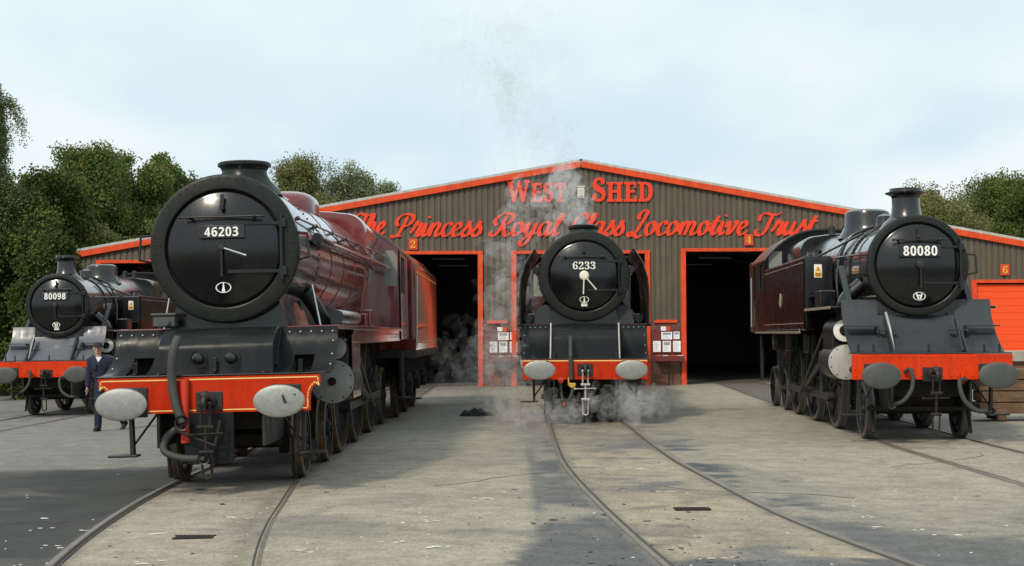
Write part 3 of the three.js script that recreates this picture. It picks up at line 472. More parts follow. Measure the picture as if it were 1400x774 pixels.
{ // chalky scuffs and droppings
  const R = rng(77), b = B();
  const fleck = (x, d, len, wid, turn) => { const n = 5 + Math.floor(R() * 4), pts = []; for (let i = 0; i < n; i++) { const a = i / n * 2 * PI, r = 0.6 + 0.7 * R(); pts.push([Math.cos(a) * len * r, Math.sin(a) * wid * r]); } b.ext(pts, 0.003, x, gy(x) + 0.005, -d, -PI / 2, 0, turn); };
  for (const [px, py, n] of [[95, 732, 5], [60, 757, 4], [130, 712, 3], [205, 718, 4], [65, 708, 3], [210, 757, 3], [340, 700, 4], [575, 712, 5], [620, 748, 4], [410, 748, 4], [388, 688, 2], [675, 680, 4], [910, 674, 3], [980, 762, 3], [1190, 708, 4], [1232, 724, 3], [1290, 735, 3], [850, 642, 2], [300, 660, 2], [545, 740, 3], [515, 625, 2], [30, 694, 2]]) {
    const d = 2000 * 1.75 / (py - 457), x = (px - 700) / 2000 * d;
    for (let k = 0; k < n; k++) { const u = R() - 0.5; fleck(x + u * 0.45, d + (R() - 0.5) * 0.25, 0.012 + 0.05 * R() * R(), 0.005 + 0.014 * R(), 0.5 * (R() - 0.5)); }
  }
  for (let k = 0; k < 90; k++) { const d = 11 + 15 * R() * R(); fleck(-6.5 + 12 * R(), d, 0.005 + 0.016 * R(), 0.004 + 0.009 * R(), R() * 6); }
  const cr = B();
  for (const [x0, d0, a0, len] of [[-0.9, 17, 0.7, 2.2], [3.6, 15.5, 2.4, 2.5], [4.9, 19, 0.6, 2.5], [-6.2, 14, 0.5, 2]]) {
    let x = x0, d = d0, a = a0; for (let k = 0; k * 0.16 < len; k++) { a += (R() - 0.5) * 1.3; a += (a0 - a) * 0.2; const nx = x + Math.cos(a) * 0.16, nd = d + Math.sin(a) * 0.16, w = 0.003 + 0.004 * R(); cr.box(0.165, 0.004, w, (x + nx) / 2, gy(x) + 0.0045, -(d + nd) / 2, 0.001, 0, Math.atan2(nd - d, nx - x), 0); x = nx; d = nd; }
  }
  cr.build('ground_crack', M.groove, scene, { kind: 'stuff', label: 'fine dark cracks wandering through the yard concrete', category: 'cracks' });
  const gr = B(); for (let k = 0; k < 260; k++) { const d = 10.8 + 18 * R() * R(), x = (R() < 0.6 ? 1.1 + (R() + R() - 1) * 2.2 : -7 + 14 * R()), r = 0.004 + 0.008 * R() * R(); gr.add(new THREE.IcosahedronGeometry(r, 0).scale(1.3, 0.6, 1), x, gy(x) + r * 0.3, -d, 0, R() * 6, 0); }
  gr.build('grit', M.bark, scene, { kind: 'stuff', label: 'dark grit and small stones scattered over the yard', category: 'grit' });
  const oil = B();
  for (let k = 0; k < 130; k++) { const d = 11 + 17 * R() * R(), on = R(), x = on < 0.55 ? railX(1, -1, d) + (R() - 0.5) * 1.6 : on < 0.75 ? trackX[0](d) + (R() - 0.5) * 1.2 : -5 + 11 * R(), s = 0.008 + 0.05 * R() * R() * R(), pts = []; const n = 9; for (let i = 0; i < n; i++) { const a = i / n * 2 * PI, r = 0.6 + 0.7 * R(); pts.push([Math.cos(a) * s * 1.5 * r, Math.sin(a) * s * r]); } oil.ext(pts, 0.002, x, gy(x) + 0.004, -d, -PI / 2, 0, R() * 6); }
  oil.build('oil_spots', M.oil, scene, { kind: 'stuff', label: 'dark oil drips spotted about the yard, mostly by the middle track', category: 'oil spots' });
  b.build('white_flecks', M.fleck, scene, { kind: 'stuff', label: 'white scuffs and droppings scattered over the yard', category: 'flecks' });
}

// ---------------------------------------------------------------- locomotives: z = 0 is the front of the buffer beam, y = 0 the rail top, -z runs back
const wheelGeos = new Map();
function wheel(t, side, r, z, spokes, tyreMat, hubMat = M.wheel) {
  const key = [r, spokes, tyreMat.name, hubMat.name].join();
  if (!wheelGeos.has(key)) {
    const holder = new THREE.Group(), c = B();
    c.lathe([[r - 0.13, 0.02], [r - 0.06, 0.02], [r - 0.06, 0.12], [r - 0.13, 0.12], [r - 0.13, 0.02]], 0, 0, 0, 'x', 40, 0.4);
    const hub = Math.max(0.1, r * 0.2); c.cyl(hub, hub, 0.16, 0.07, 0, 0, 'x', 20); c.cyl(hub * 0.5, hub * 0.5, 0.05, 0.17, 0, 0, 'x', 16);
    for (let k = 0; k < spokes; k++) { const a = k / spokes * 2 * PI, m = (hub + r - 0.1) / 2, L = r - 0.1 - hub + 0.04; c.box(0.06, L, 0.055, 0.07, m * Math.cos(a), m * Math.sin(a), 0.015, a, 0, 0); }
    if (r > 0.7) { const pts = []; for (let k = 0; k <= 10; k++) { const a = -0.6 + 1.2 * k / 10; pts.push([Math.sin(a) * (r - 0.09), Math.cos(a) * (r - 0.09)]); } c.ext(pts, 0.05, 0.06, 0, 0, 0, PI / 2, 0); c.cyl(0.09, 0.09, 0.22, 0.16, -0.3, 0, 'x', 14); }
    const w = c.build('wheel', hubMat, holder);
    B().lathe([[r - 0.075, 0.0], [r + 0.028, 0.0], [r + 0.03, 0.018], [r + 0.004, 0.042], [r - 0.002, 0.125], [r - 0.014, 0.136], [r - 0.075, 0.136]], 0, 0, 0, 'x', 56, 0.4).build('tyre', tyreMat, w);
    wheelGeos.set(key, w);
  }
  // the flange sits at x = 0, the outer face at x = 0.136
  return copyOf(wheelGeos.get(key), t, side * 0.69, r, z, side < 0 ? PI : 0);
}
function buffers(t, { half = 0.87, y = 1.054, w = 0.3, h = 0.19, out = 0.55, face, shank = M.dull, marks }) {
  for (const s of [-1, 1]) {
    const pts = []; for (let k = 0; k < 48; k++) { const a = k / 48 * 2 * PI; pts.push([Math.cos(a) * w, Math.sin(a) * h]); }
    const g = new THREE.SphereGeometry(1, 48, 12, 0, 2 * PI, 0, PI / 2).rotateX(PI / 2); g.scale(w, h, 0.035);
    const f = B().ext(pts, 0.03, s * half, y, out - 0.065, 0, 0, 0, [], 0.004).add(g, s * half, y, out - 0.036).build('buffer', face, t);
    B().lathe([[0.17, 0], [0.17, 0.03], [0.13, 0.05], [0.115, 0.26], [0.125, 0.27], [0.085, 0.27], [0.085, out - 0.06]], s * half, y, 0, 'z', 28, 0.5).build('buffer_shank', shank, f);
    B().box(0.34, 0.34, 0.03, s * half, y, 0.01, 0.01).build('buffer_base', shank, f);
    if (marks && s > 0) { const sm = [B(), B()]; sm[0].ext([[0, 0.07], [0.05, -0.03], [0.01, -0.04], [-0.015, 0.05]], 0.003, s * half + 0.05, y + 0.01, out - 0.002).build('scratch', M.dull, f); sm[1].ext([[0, 0.02], [0.03, 0.03], [0.03, 0.05], [-0.01, 0.045]], 0.003, s * half + 0.16, y + 0.03, out - 0.014).build('scratch', M.dull, f); }
  }
}
function coupling(t, metal, y = 1.05, drop = 0.62) {
  const c = B(); c.box(0.3, 0.22, 0.02, 0, y, 0.012).lathe([[0.085, 0], [0.085, 0.05], [0.06, 0.09], [0.06, 0.2]], 0, y, 0, 'z', 20);
  c.add(new THREE.TorusGeometry(0.07, 0.03, 8, 18, PI * 1.35), 0, y - 0.01, 0.27, 0, PI / 2, -0.5).add(new THREE.SphereGeometry(0.06, 14, 10), 0, y + 0.07, 0.24);
  const hook = c.build('coupling_hook', M.dull, t), l = B();
  for (const s of [-1, 1]) { l.bar(V(s * 0.05, y - 0.02, 0.26), V(s * 0.05, y - 0.27, 0.24), 0.017); l.add(new THREE.SphereGeometry(0.03, 10, 8), s * 0.05, y - 0.02, 0.26).add(new THREE.SphereGeometry(0.032, 10, 8), s * 0.05, y - 0.28, 0.24); }
  l.bar(V(-0.09, y - 0.28, 0.24), V(0.09, y - 0.28, 0.24), 0.025).bar(V(0, y - 0.26, 0.24), V(0, y - drop + 0.06, 0.22), 0.02); l.build('coupling_screw', metal, hook);
  B().bar(V(-0.2, y - 0.36, 0.26), V(0.2, y - 0.35, 0.25), 0.01).add(new THREE.SphereGeometry(0.025, 8, 6), -0.2, y - 0.36, 0.26).build('coupling_handle', metal, hook);
  const u = B(); u.bar(V(-0.08, y - drop + 0.06, 0.22), V(0.08, y - drop + 0.06, 0.22), 0.024); for (const s of [-1, 1]) u.bar(V(s * 0.055, y - drop + 0.06, 0.22), V(s * 0.05, y - drop - 0.19, 0.18), 0.015); u.add(new THREE.TorusGeometry(0.05, 0.015, 8, 12, PI), 0, y - drop - 0.19, 0.18, PI, 0, 0);
  u.build('coupling_link', metal, hook);
}
// smokebox ring, domed door and door furniture; the ring's face is at z = zf
function smokebox(t, { cy, R, rd, zf, back, Rb, h = 0.1, ringMat = M.smokebox, dart = [[0.3, -0.35, M.polished], [0.33, -1.58, M.dull]], boss = M.dull, bossR = 0.045, rail = 0.52, railY = 0.36, hinge = 1, bolts = 26, grab = false }) {
  const body = B().lathe([[rd + 0.03, zf - 0.06], [rd + 0.03, zf - 0.006], [rd + 0.042, zf], [R - 0.05, zf], [R - 0.018, zf - 0.01], [R - 0.003, zf - 0.03], [R, zf - 0.06], [R, zf - 0.11], [Rb, zf - 0.125]], 0, cy, 0, 'z', 96, 0.45).build('smokebox_front', ringMat, t);
  B().lathe([[Rb, zf - 0.12], [Rb, back]], 0, cy, 0, 'z', 96).build('smokebox_barrel', M.barrel, t);
  B().lathe([[0.001, zf - 0.058], [rd + 0.05, zf - 0.058]], 0, cy, 0, 'z', 48).build('door_seat', M.soot, body);
  const prof = []; for (let k = 0; k <= 14; k++) { const u = k / 14, r = u * (rd - 0.03); prof.push([Math.max(0.001, r), zf - 0.008 + h * (1 - u * u)]); }
  prof.push([rd - 0.012, zf - 0.012], [rd, zf - 0.022], [rd, zf - 0.06]);
  const domeZ = (r) => zf - 0.008 + h * (1 - (r / (rd - 0.03)) ** 2);
  const dg = new THREE.LatheGeometry(prof.map((q) => new THREE.Vector2(q[0], q[1])), 96); dg.rotateX(PI / 2); dg.scale(1, 1, 1);
  const door = B().add(dg, 0, cy, 0).build('smokebox_door', M.door, t);
  // handrail, lamp iron, hinges, locking handles
  const rb = B(); rb.bar(V(-rail, cy + railY, domeZ(railY) + 0.06), V(rail, cy + railY, domeZ(railY) + 0.06), 0.014);
  for (const s of [-0.78, 0.78]) rb.bar(V(s * rail, cy + railY, domeZ(Math.hypot(railY, s * rail)) - 0.01), V(s * rail, cy + railY, domeZ(railY) + 0.065), 0.016).add(new THREE.SphereGeometry(0.026, 10, 8), s * rail, cy + railY, domeZ(railY) + 0.06);
  for (const s of [-1, 1]) rb.add(new THREE.SphereGeometry(0.02, 8, 6), s * rail, cy + railY, domeZ(railY) + 0.06); rb.build('door_handrail', M.dull, door);
  B().box(0.05, 0.16, 0.02, 0, cy + rd - 0.12, domeZ(rd - 0.12) + 0.05).box(0.045, 0.02, 0.09, 0, cy + rd - 0.2, domeZ(rd - 0.2) + 0.03).box(0.05, 0.07, 0.04, 0, cy + rd - 0.2, domeZ(rd - 0.2) + 0.07).build('lamp_iron', M.dull, door);
  const strap = (y) => { const b = B(), n = 9; for (let k = 0; k < n; k++) { const x0 = mix(0.06, rd + 0.02, k / n), x1 = mix(0.06, rd + 0.02, (k + 1) / n), z0 = domeZ(Math.min(rd - 0.03, Math.hypot(x0, y))), z1 = domeZ(Math.min(rd - 0.03, Math.hypot(x1, y))); b.box(x1 - x0 + 0.008, 0.045, 0.022, hinge * (x0 + x1) / 2, cy + y, (z0 + z1) / 2 + 0.006, 0.006, 0, -hinge * Math.atan2(z1 - z0, x1 - x0), 0); } b.build('hinge_strap', M.door, door); };
  strap(0.29); strap(-0.29);
  const hb = B(); hb.bar(V(hinge * (rd + 0.005), cy - 0.4, zf + 0.04), V(hinge * (rd + 0.005), cy + 0.4, zf + 0.04), 0.022); for (const y of [-0.29, 0.29]) hb.box(0.09, 0.11, 0.05, hinge * (rd + 0.02), cy + y, zf + 0.025); hb.build('hinge_pin', M.door, door);
  B().lathe([[0.001, 0.08], [bossR * 0.7, 0.075], [bossR, 0.055], [bossR, -0.02]], 0, cy, domeZ(0), 'z', 20).build('door_dart', boss, door);
  for (const [L, a, m] of dart) B().bar(V(0, cy, domeZ(0) + 0.06), V(Math.cos(a) * L, cy + Math.sin(a) * L, domeZ(0) + 0.05), 0.014).add(new THREE.SphereGeometry(0.018, 8, 6), Math.cos(a) * L, cy + Math.sin(a) * L, domeZ(0) + 0.05).build('door_handle', m, door);
  // rivets round the rim, bolts in pairs at both sides
  const sp = []; for (let k = 0; k < bolts * 2; k++) { const a = (k + 0.5) / bolts * PI; sp.push([Math.cos(a) * (R - 0.055), cy + Math.sin(a) * (R - 0.055), zf]); }
  for (const s of [-1, 1]) for (const y of [-0.05, 0.05]) for (const x of [0.05, 0.11]) sp.push([s * (rd + 0.03 + x), cy + y, zf]);
  rivets(sp, body, ringMat, 0.011);
  const rim = []; for (let k = 0; k < 64; k++) { const a = k / 64 * 2 * PI; for (const z of [zf - 0.2, back + 0.08]) rim.push([Math.cos(a) * Rb, cy + Math.sin(a) * Rb, z, -Math.sin(a) * PI / 2, Math.cos(a) * PI / 2]); }
  { const b = B(); for (const q of rim) b.add(new THREE.SphereGeometry(0.016, 5, 4), q[0], q[1], q[2]); b.build('rivets', ringMat, body, { kind: 'stuff' }); }
  if (grab) for (const s of [-1, 1]) B().rod([V(s * (R - 0.06), cy + 0.18, zf - 0.1), V(s * (R + 0.1), cy + 0.16, zf), V(s * (R + 0.12), cy - 0.12, zf), V(s * (R - 0.04), cy - 0.16, zf - 0.1)], 0.015).build('grab_rail', M.dull, body);
  return domeZ;
}
function numberPlate(t, s, x, y, z, w, h, dw, dh, font = sansBold, plate = M.black) {
  let p = t; if (plate) p = B().box(w, h, 0.025, x, y, z, 0.012).build('number_plate', plate, t);
  digits(s, font, dh, dw, 0.012, M.white, p, 'digit', x, y, z + (plate ? 0.0135 : 0));
}
function shedPlate(t, y, z, k = 1, tower = true) {
  const e = B().add(new THREE.TorusGeometry(0.07 * k, 0.006 * k, 8, 36).scale(1.2, 0.82, 1), 0, y, z).build('oval_plate', M.white, t), c = B();
  if (tower) c.ext([[-0.02 * k, -0.046 * k], [0.02 * k, -0.046 * k], [0.009 * k, 0.01 * k], [0.006 * k, 0.055 * k], [-0.006 * k, 0.055 * k], [-0.009 * k, 0.01 * k]], 0.01, 0, y, z - 0.004);
  else { for (const s of [-1, 1]) c.box(0.022 * k, 0.09 * k, 0.01, s * 0.026 * k, y, z, 0.003, 0, 0, s * -0.35); c.box(0.05 * k, 0.02 * k, 0.01, 0, y + 0.01 * k, z); }
  c.build('plate_emblem', M.white, e); return e;
}
// a plate bent along a curve [[z, y], ...] and drawn out between x0 and x1
function bentPlate(b, curve, x0, x1, thick = 0.014) {
  const n = curve.length, out = curve.map((p, i) => { const a = curve[Math.max(0, i - 1)], c = curve[Math.min(n - 1, i + 1)], l = Math.hypot(c[0] - a[0], c[1] - a[1]) || 1; return [p[0] + (c[1] - a[1]) / l * thick, p[1] - (c[0] - a[0]) / l * thick]; });
  return b.ext([...curve, ...out.reverse()], x1 - x0, x1, 0, 0, 0, -PI / 2, 0);    // after the turn the polygon's x runs along z and the depth along -x
}
const quarter = (yTop, zTop, yBot, zBot, n = 14) => { const c = []; for (let k = 0; k <= n; k++) { const a = k / n * PI / 2; c.push([zTop + (zBot - zTop) * (1 - Math.cos(a)), yTop + (yBot - yTop) * Math.sin(a)]); } return c; };
function apronFront(t, { W, C, yTop, zTop, yBot, zBot, hole, m = M.apron, coverTop = 0.0, rails }) {
  const q = quarter(yTop, zTop, yBot, zBot); let p;
  for (const s of [-1, 1]) {
    const b = B();
    const seg = (a, c, cur) => bentPlate(b, cur, Math.min(s * a, s * c), Math.max(s * a, s * c));
    if (!hole) seg(C - 0.05, W, q); else { seg(C - 0.05, hole[0], q); seg(hole[1], W, q); seg(hole[0], hole[1], q.slice(0, hole[2])); }
    p = b.build('front_footplate', m, t);
  }
  if (hole) for (const s of [-1, 1]) B().box(hole[1] - hole[0] + 0.04, 0.34, 0.02, s * (hole[0] + hole[1]) / 2, yBot + 0.12, zTop - 0.01).box(hole[1] - hole[0] + 0.04, 0.02, 0.7, s * (hole[0] + hole[1]) / 2, yBot - 0.02, zTop + 0.4).build('step_recess', M.soot, p);
  if (hole) for (const s of [-1, 1]) B().box(0.05, 0.15, 0.03, s * (hole[0] + hole[1]) / 2 + 0.02, yBot + 0.08, zBot - 0.12).box(0.05, 0.02, 0.12, s * (hole[0] + hole[1]) / 2 + 0.02, yBot + 0.02, zBot - 0.1).build('lamp_iron', m, p);
  // raised cover over the inside cylinders
  const cv = [[zBot - 0.06, yBot + 0.01]], yk = mix(yBot, yTop, 0.52); cv.push([zBot - 0.1, yk]); for (let k = 1; k <= 10; k++) { const a = k / 10 * PI / 2; cv.push([mix(zBot - 0.1, zTop + 0.12, 1 - Math.cos(a)), yk + (yTop + coverTop - yk) * Math.sin(a)]); } cv.push([zTop - 0.2, yTop + coverTop]);
  const cb = B(); cb.ext([...cv, [zTop - 0.2, yBot]], 2 * C, C, 0, 0, 0, -PI / 2, 0, [], 0.006); const cover = cb.build('cylinder_cover', m, t);
  for (const s of [-1, 1]) B().box(0.025, yTop - yBot + 0.03, 0.06, s * (C + 0.012), (yTop + yBot) / 2 + 0.02, mix(zTop, zBot, 0.45), 0.005, -0.75, 0, 0).build('cover_rib', m, p);
  const sp = [], add = (x, y, z) => sp.push([x, y, z]);
  for (const s of [-1, 1]) for (let k = 0; k < 5; k++) { const x = s * mix(C + 0.1, W - 0.06, k / 4); add(x, yTop - 0.06, zTop + 0.02); } for (const s of [-1, 1]) for (let k = 1; k < 4; k++) { const u = q[k * 3]; add(s * (W - 0.05), u[1], u[0] + 0.014); }
  rivets(sp, p, M.silver, 0.013);
  return { p, cover };
}
function beam(t, outline, m, lining, depth = 0.035) {
  const b = B().ext(outline, depth, 0, 0, -depth, 0, 0, 0, [], 0.003).build('buffer_beam', m, t);
  if (lining) { const c = outline.map(([x, y]) => V(x, y, 0.003)), cx = outline.reduce((s, p) => s + p[1], 0) / outline.length; const m = c.length, ins = c.map((p, i) => { const a = c[(i + m - 1) % m], e = c[(i + 1) % m], n1 = V(p.y - a.y, a.x - p.x, 0).normalize(), n2 = V(e.y - p.y, p.x - e.x, 0).normalize(), n = n1.clone().add(n2).normalize(), k = 0.03 / Math.max(0.5, n.dot(n1)); const q1 = p.clone().addScaledVector(n, k), q2 = p.clone().addScaledVector(n, -k), inside = (q) => Math.hypot(q.x * 0.3, q.y - cx); return inside(q1) < inside(q2) ? q1 : q2; }); ins.push(ins[0]); const l = B(); for (let i = 0; i + 1 < ins.length; i++) { const a = ins[i], e = ins[i + 1], L = a.distanceTo(e); if (L > 0.004) l.box(L + 0.012, 0.014, 0.004, (a.x + e.x) / 2, (a.y + e.y) / 2, 0.003, 0.001, 0, 0, Math.atan2(e.y - a.y, e.x - a.x)); } l.build('beam_lining', M.lining, b); }
  return b;
}
function hose(t, pts, r = 0.038, m = M.rubber, name = 'vacuum_hose') { const h = B().tube(pts, r, 10).build(name, m, t), c = B(), a = pts[pts.length - 1]; c.lathe([[r * 1.35, -0.05], [r * 1.35, 0.04], [r * 1.7, 0.045], [r * 1.7, 0.07]], a.x, a.y, a.z, 'z', 14); c.build('hose_end', M.dull, h); return h; }
function step(t, x, y0, y1, out = -1, zz = -0.25) { B().box(0.05, y1 - y0, 0.09, x, (y0 + y1) / 2, zz, 0.01, 0, 0, -out * 0.03).box(0.34, 0.028, 0.2, x + out * 0.09, y0, zz + 0.02, 0.008).bar(V(x - out * 0.02, y0 + 0.12, zz), V(x - out * 0.3, y1, zz - 0.05), 0.014).build('footstep', M.dull, t); }
function chassis(t, z0, z1, high = 1.7) {
  for (const s of [-1, 1]) B().box(0.04, 0.85, z0 - z1, s * 0.6, 0.95, (z0 + z1) / 2).box(0.03, high - 1.3, z0 - z1 - 1.6, s * 0.61, (high + 1.3) / 2, (z0 + z1) / 2 - 0.8).build('main_frame', M.dull, t);
  const b = B(); for (let z = z0 - 0.4; z > z1; z -= 1.3) b.box(1.16, 0.5, 0.06, 0, 0.95, z); b.build('frame_stretcher', M.dirty, t);
}
function bogieFrame(t, z0, z1, r) {
  const b = B(); for (const s of [-1, 1]) { b.box(0.05, 0.2, z0 - z1 + 0.9, s * 0.57, r + 0.12, (z0 + z1) / 2); for (const z of [z0, z1]) b.box(0.12, 0.3, 0.26, s * 0.56, r, z, 0.02); b.box(0.04, 0.5, 0.05, s * 0.76, 0.32, z0 + 0.62, 0.008, 0.25, 0, 0).box(0.04, 0.05, 0.4, s * 0.74, 0.56, z0 + 0.5); }
  b.box(1.2, 0.14, 0.16, 0, r + 0.05, z0 + 0.42).box(1.1, 0.2, 0.5, 0, r + 0.1, (z0 + z1) / 2); for (const z of [z0, z1]) b.cyl(0.085, 0.085, 1.36, 0, r, z, 'x', 14); b.build('bogie_frame', M.dirty, t);
}
function boilerBands(t, list, cyAt, rAt, m, w = 0.05) { for (const z of list) { const r = rAt(z) + 0.007; B().lathe([[r - 0.01, z - w / 2], [r, z - w / 2], [r, z + w / 2], [r - 0.01, z + w / 2]], 0, cyAt(z), 0, 'z', 72).build('boiler_band', m, t); } }
function taper(t, name, z0, r0, z1, r1, cy0, cy1, m) {      // boiler barrel whose centre line may climb
  const g = new THREE.CylinderGeometry(r0, r1, z0 - z1, 72, 8); g.rotateX(PI / 2); const p = g.attributes.position; for (let i = 0; i < p.count; i++) p.setY(i, p.getY(i) + mix(cy0, cy1, 0.5 - p.getZ(i) / (z0 - z1))); return B().add(toCreasedNormals(g, 0.7), 0, 0, (z0 + z1) / 2).build(name, m, t);
}
// Belpaire firebox section: flat top with rounded shoulders; list of [z, half width, top, bottom]
function belpaire(t, list, m, rad = 0.3) {
  const ring = ([z, w, top, bot]) => { const c = []; const seg = (cx, cy, a0, r) => { for (let k = 0; k <= 8; k++) { const a = a0 + k / 8 * PI / 2; c.push(V(cx + Math.cos(a) * r, cy + Math.sin(a) * r, z)); } }; c.push(V(w * 0.86, bot, z)); seg(w - rad, top - 0.05 - rad, 0, rad); for (let k = 1; k < 6; k++) { const x = (w - rad) * (1 - k / 3); c.push(V(x, top - 0.05 * (k - 3) ** 2 / 9, z)); } seg(-w + rad, top - 0.05 - rad, PI / 2, rad); c.push(V(-w * 0.86, bot, z)); return c; };
  const P = [], R = list.map(ring), tri = (...v) => v.forEach((q) => P.push(q.x, q.y, q.z));
  for (let i = 0; i + 1 < R.length; i++) for (let k = 0; k + 1 < R[0].length; k++) { tri(R[i][k], R[i + 1][k + 1], R[i + 1][k], R[i][k], R[i][k + 1], R[i + 1][k + 1]); }
  for (const [r, f] of [[R[0], 1], [R[R.length - 1], -1]]) { const c = V(0, (list[0][2] + list[0][3]) / 2, r[0].z); for (let k = 0; k + 1 < r.length; k++) f > 0 ? tri(c, r[k], r[k + 1]) : tri(c, r[k + 1], r[k]); }
  const g = new THREE.BufferGeometry(); g.setAttribute('position', new THREE.BufferAttribute(new Float32Array(P), 3)); g.computeVertexNormals(); return B().add(toCreasedNormals(g, 0.6)).build('firebox', m, t);
}
function cabShell(t, { z0, z1, half, y0, eave, top, win, fw, m, roofMat, roofOver = 0.1 }) {
  const sides = [];
  for (const s of [-1, 1]) {
    const o = [[z0, y0], [z0, eave], [z1, eave], [z1, y0]].map(([z, y]) => [-z, y]);
    const b = B(); b.ext(o, 0.03, s > 0 ? half - 0.03 : -half, 0, 0, 0, PI / 2, 0, win.map((w) => [[-w[0], w[2]], [-w[0], w[3]], [-w[1], w[3]], [-w[1], w[2]]]), 0);
    const side = b.build('cab_side', m, t);
    for (const w of win) { if (w[4]) { B().box(0.006, w[3] - w[2], w[0] - w[1], s * (half - 0.02), (w[2] + w[3]) / 2, (w[0] + w[1]) / 2, 0.001).build('window_pane', M.glass, side); } const f = B(), x = s * (half + 0.004); for (const y of [w[2], w[3]]) f.box(0.02, 0.03, w[0] - w[1] + 0.03, x, y, (w[0] + w[1]) / 2, 0.004); for (const z of [w[0], w[1]]) f.box(0.02, w[3] - w[2], 0.03, x, (w[2] + w[3]) / 2, z, 0.004); f.build('window_frame', M.dull, side); }
    sides.push(side);
  }
  const a = []; for (let k = 0; k <= 20; k++) { const u = -1 + k / 10; a.push([u * (half + 0.02), eave + (top - eave) * (1 - Math.pow(Math.abs(u), 2.6))]); }
  const o2 = a.map(([x, y]) => [x, y - 0.04]).reverse(); B().ext([...a, ...o2], z0 - z1 + roofOver + 0.15, 0, 0, z1 - 0.15).build('cab_roof', roofMat, t);
  const fr = [...a]; fr.push([half, y0], [-half, y0]); B().ext(fr, 0.03, 0, 0, z0 - 0.03, 0, 0, 0, [-1, 1].map((s) => fw.map(([x, y]) => [s * x, y]))).build('cab_front', m, t);
  for (const s of [-1, 1]) B().ext(fw.map(([x, y]) => [s * x, y]), 0.006, 0, 0, z0 - 0.02).build('front_window', M.dustyglass, t);
  B().box(2 * half - 0.08, 0.06, z0 - z1, 0, y0 + 0.05, (z0 + z1) / 2).build('cab_floor', M.dull, t);
  B().cyl(0.75, 0.75, 0.1, 0, y0 + 1.1, z0 - 0.14, 'z', 30).build('boiler_backhead', M.soot, t);
  return sides;
}
function cylinderSet(t, s, { x, y, r, zf, len, vy, vr, vx, cover, vcover, clad, ring = false }) {
  const c = B(); c.lathe([[0.001, zf - 0.02], [r - 0.02, zf - 0.02], [r, zf - 0.035], [r, zf - len], [0.001, zf - len]], s * x, y, 0, 'z', 40).lathe([[0.001, zf], [vr - 0.01, zf], [vr, zf - 0.02], [vr, zf - len], [0.001, zf - len]], s * vx, vy, 0, 'z', 32).box(r * 1.6, vy - y, len - 0.1, s * (x - 0.02), (y + vy) / 2, zf - len / 2 - 0.03, 0.03);
  const m = c.build('cylinder', clad, t), bolts = [];
  B().lathe([[0.001, zf + 0.035], [r * 0.55, zf + 0.03], [r - 0.05, zf + 0.012], [r - 0.012, zf + 0.004], [r - 0.012, zf - 0.02]], s * x, y, 0, 'z', 40).build('cylinder_cover', cover, m);
  B().lathe([[0.001, zf + 0.03], [vr * 0.5, zf + 0.03], [vr - 0.02, zf + 0.015], [vr - 0.015, zf - 0.01]], s * vx, vy, 0, 'z', 30).build('valve_cover', vcover, m);
  for (let k = 0; k < 10; k++) { const a = k / 10 * 2 * PI + 0.3; bolts.push([s * x + Math.cos(a) * (r - 0.045), y + Math.sin(a) * (r - 0.045), zf + 0.012]); } rivets(bolts, m, M.dull, 0.014);
  if (ring) B().lathe([[0.001, zf + 0.09], [vr * 0.32, zf + 0.08], [vr * 0.45, zf + 0.03]], s * vx, vy, 0, 'z', 20).build('valve_spindle', M.soot, m);
  B().lathe([[0.001, zf + 0.07], [r * 0.17, zf + 0.06], [r * 0.2, zf + 0.02]], s * x + (ring ? s * -0.1 : 0), y - (ring ? 0.12 : 0), 0, 'z', 16).build('relief_valve', ring ? M.dull : M.soot, m);
  return m;
}
function motion(t, s, axles, r, yc, zc) {
  const x = s * 1.0, y = r - 0.3; B().box(0.04, 0.12, axles[0] - axles[axles.length - 1] + 0.2, x - s * 0.04, y, (axles[0] + axles[axles.length - 1]) / 2, 0.015).build('coupling_rod', M.rodsteel, t);
  B().bar(V(x + s * 0.05, y, axles[1]), V(x + s * 0.05, yc, zc - 1.15), 0.05).build('connecting_rod', M.rodsteel, t);
  B().box(0.05, 0.06, 1.3, x + s * 0.05, yc + 0.14, zc - 1.3).box(0.05, 0.06, 1.3, x + s * 0.05, yc - 0.14, zc - 1.3).box(0.12, 0.3, 0.2, x + s * 0.05, yc, zc - 1.2).box(0.06, 0.75, 0.08, x + s * 0.08, yc + 0.35, zc - 2.05).build('slide_bars', M.dirty, t);
  B().bar(V(x + s * 0.1, y - 0.1, axles[1]), V(x + s * 0.1, yc + 0.45, axles[0] + 0.5), 0.03).bar(V(x + s * 0.1, yc + 0.5, axles[0] + 0.9), V(x + s * 0.1, yc + 0.42, zc - 0.8), 0.028).build('valve_rod', M.rodsteel, t);
}
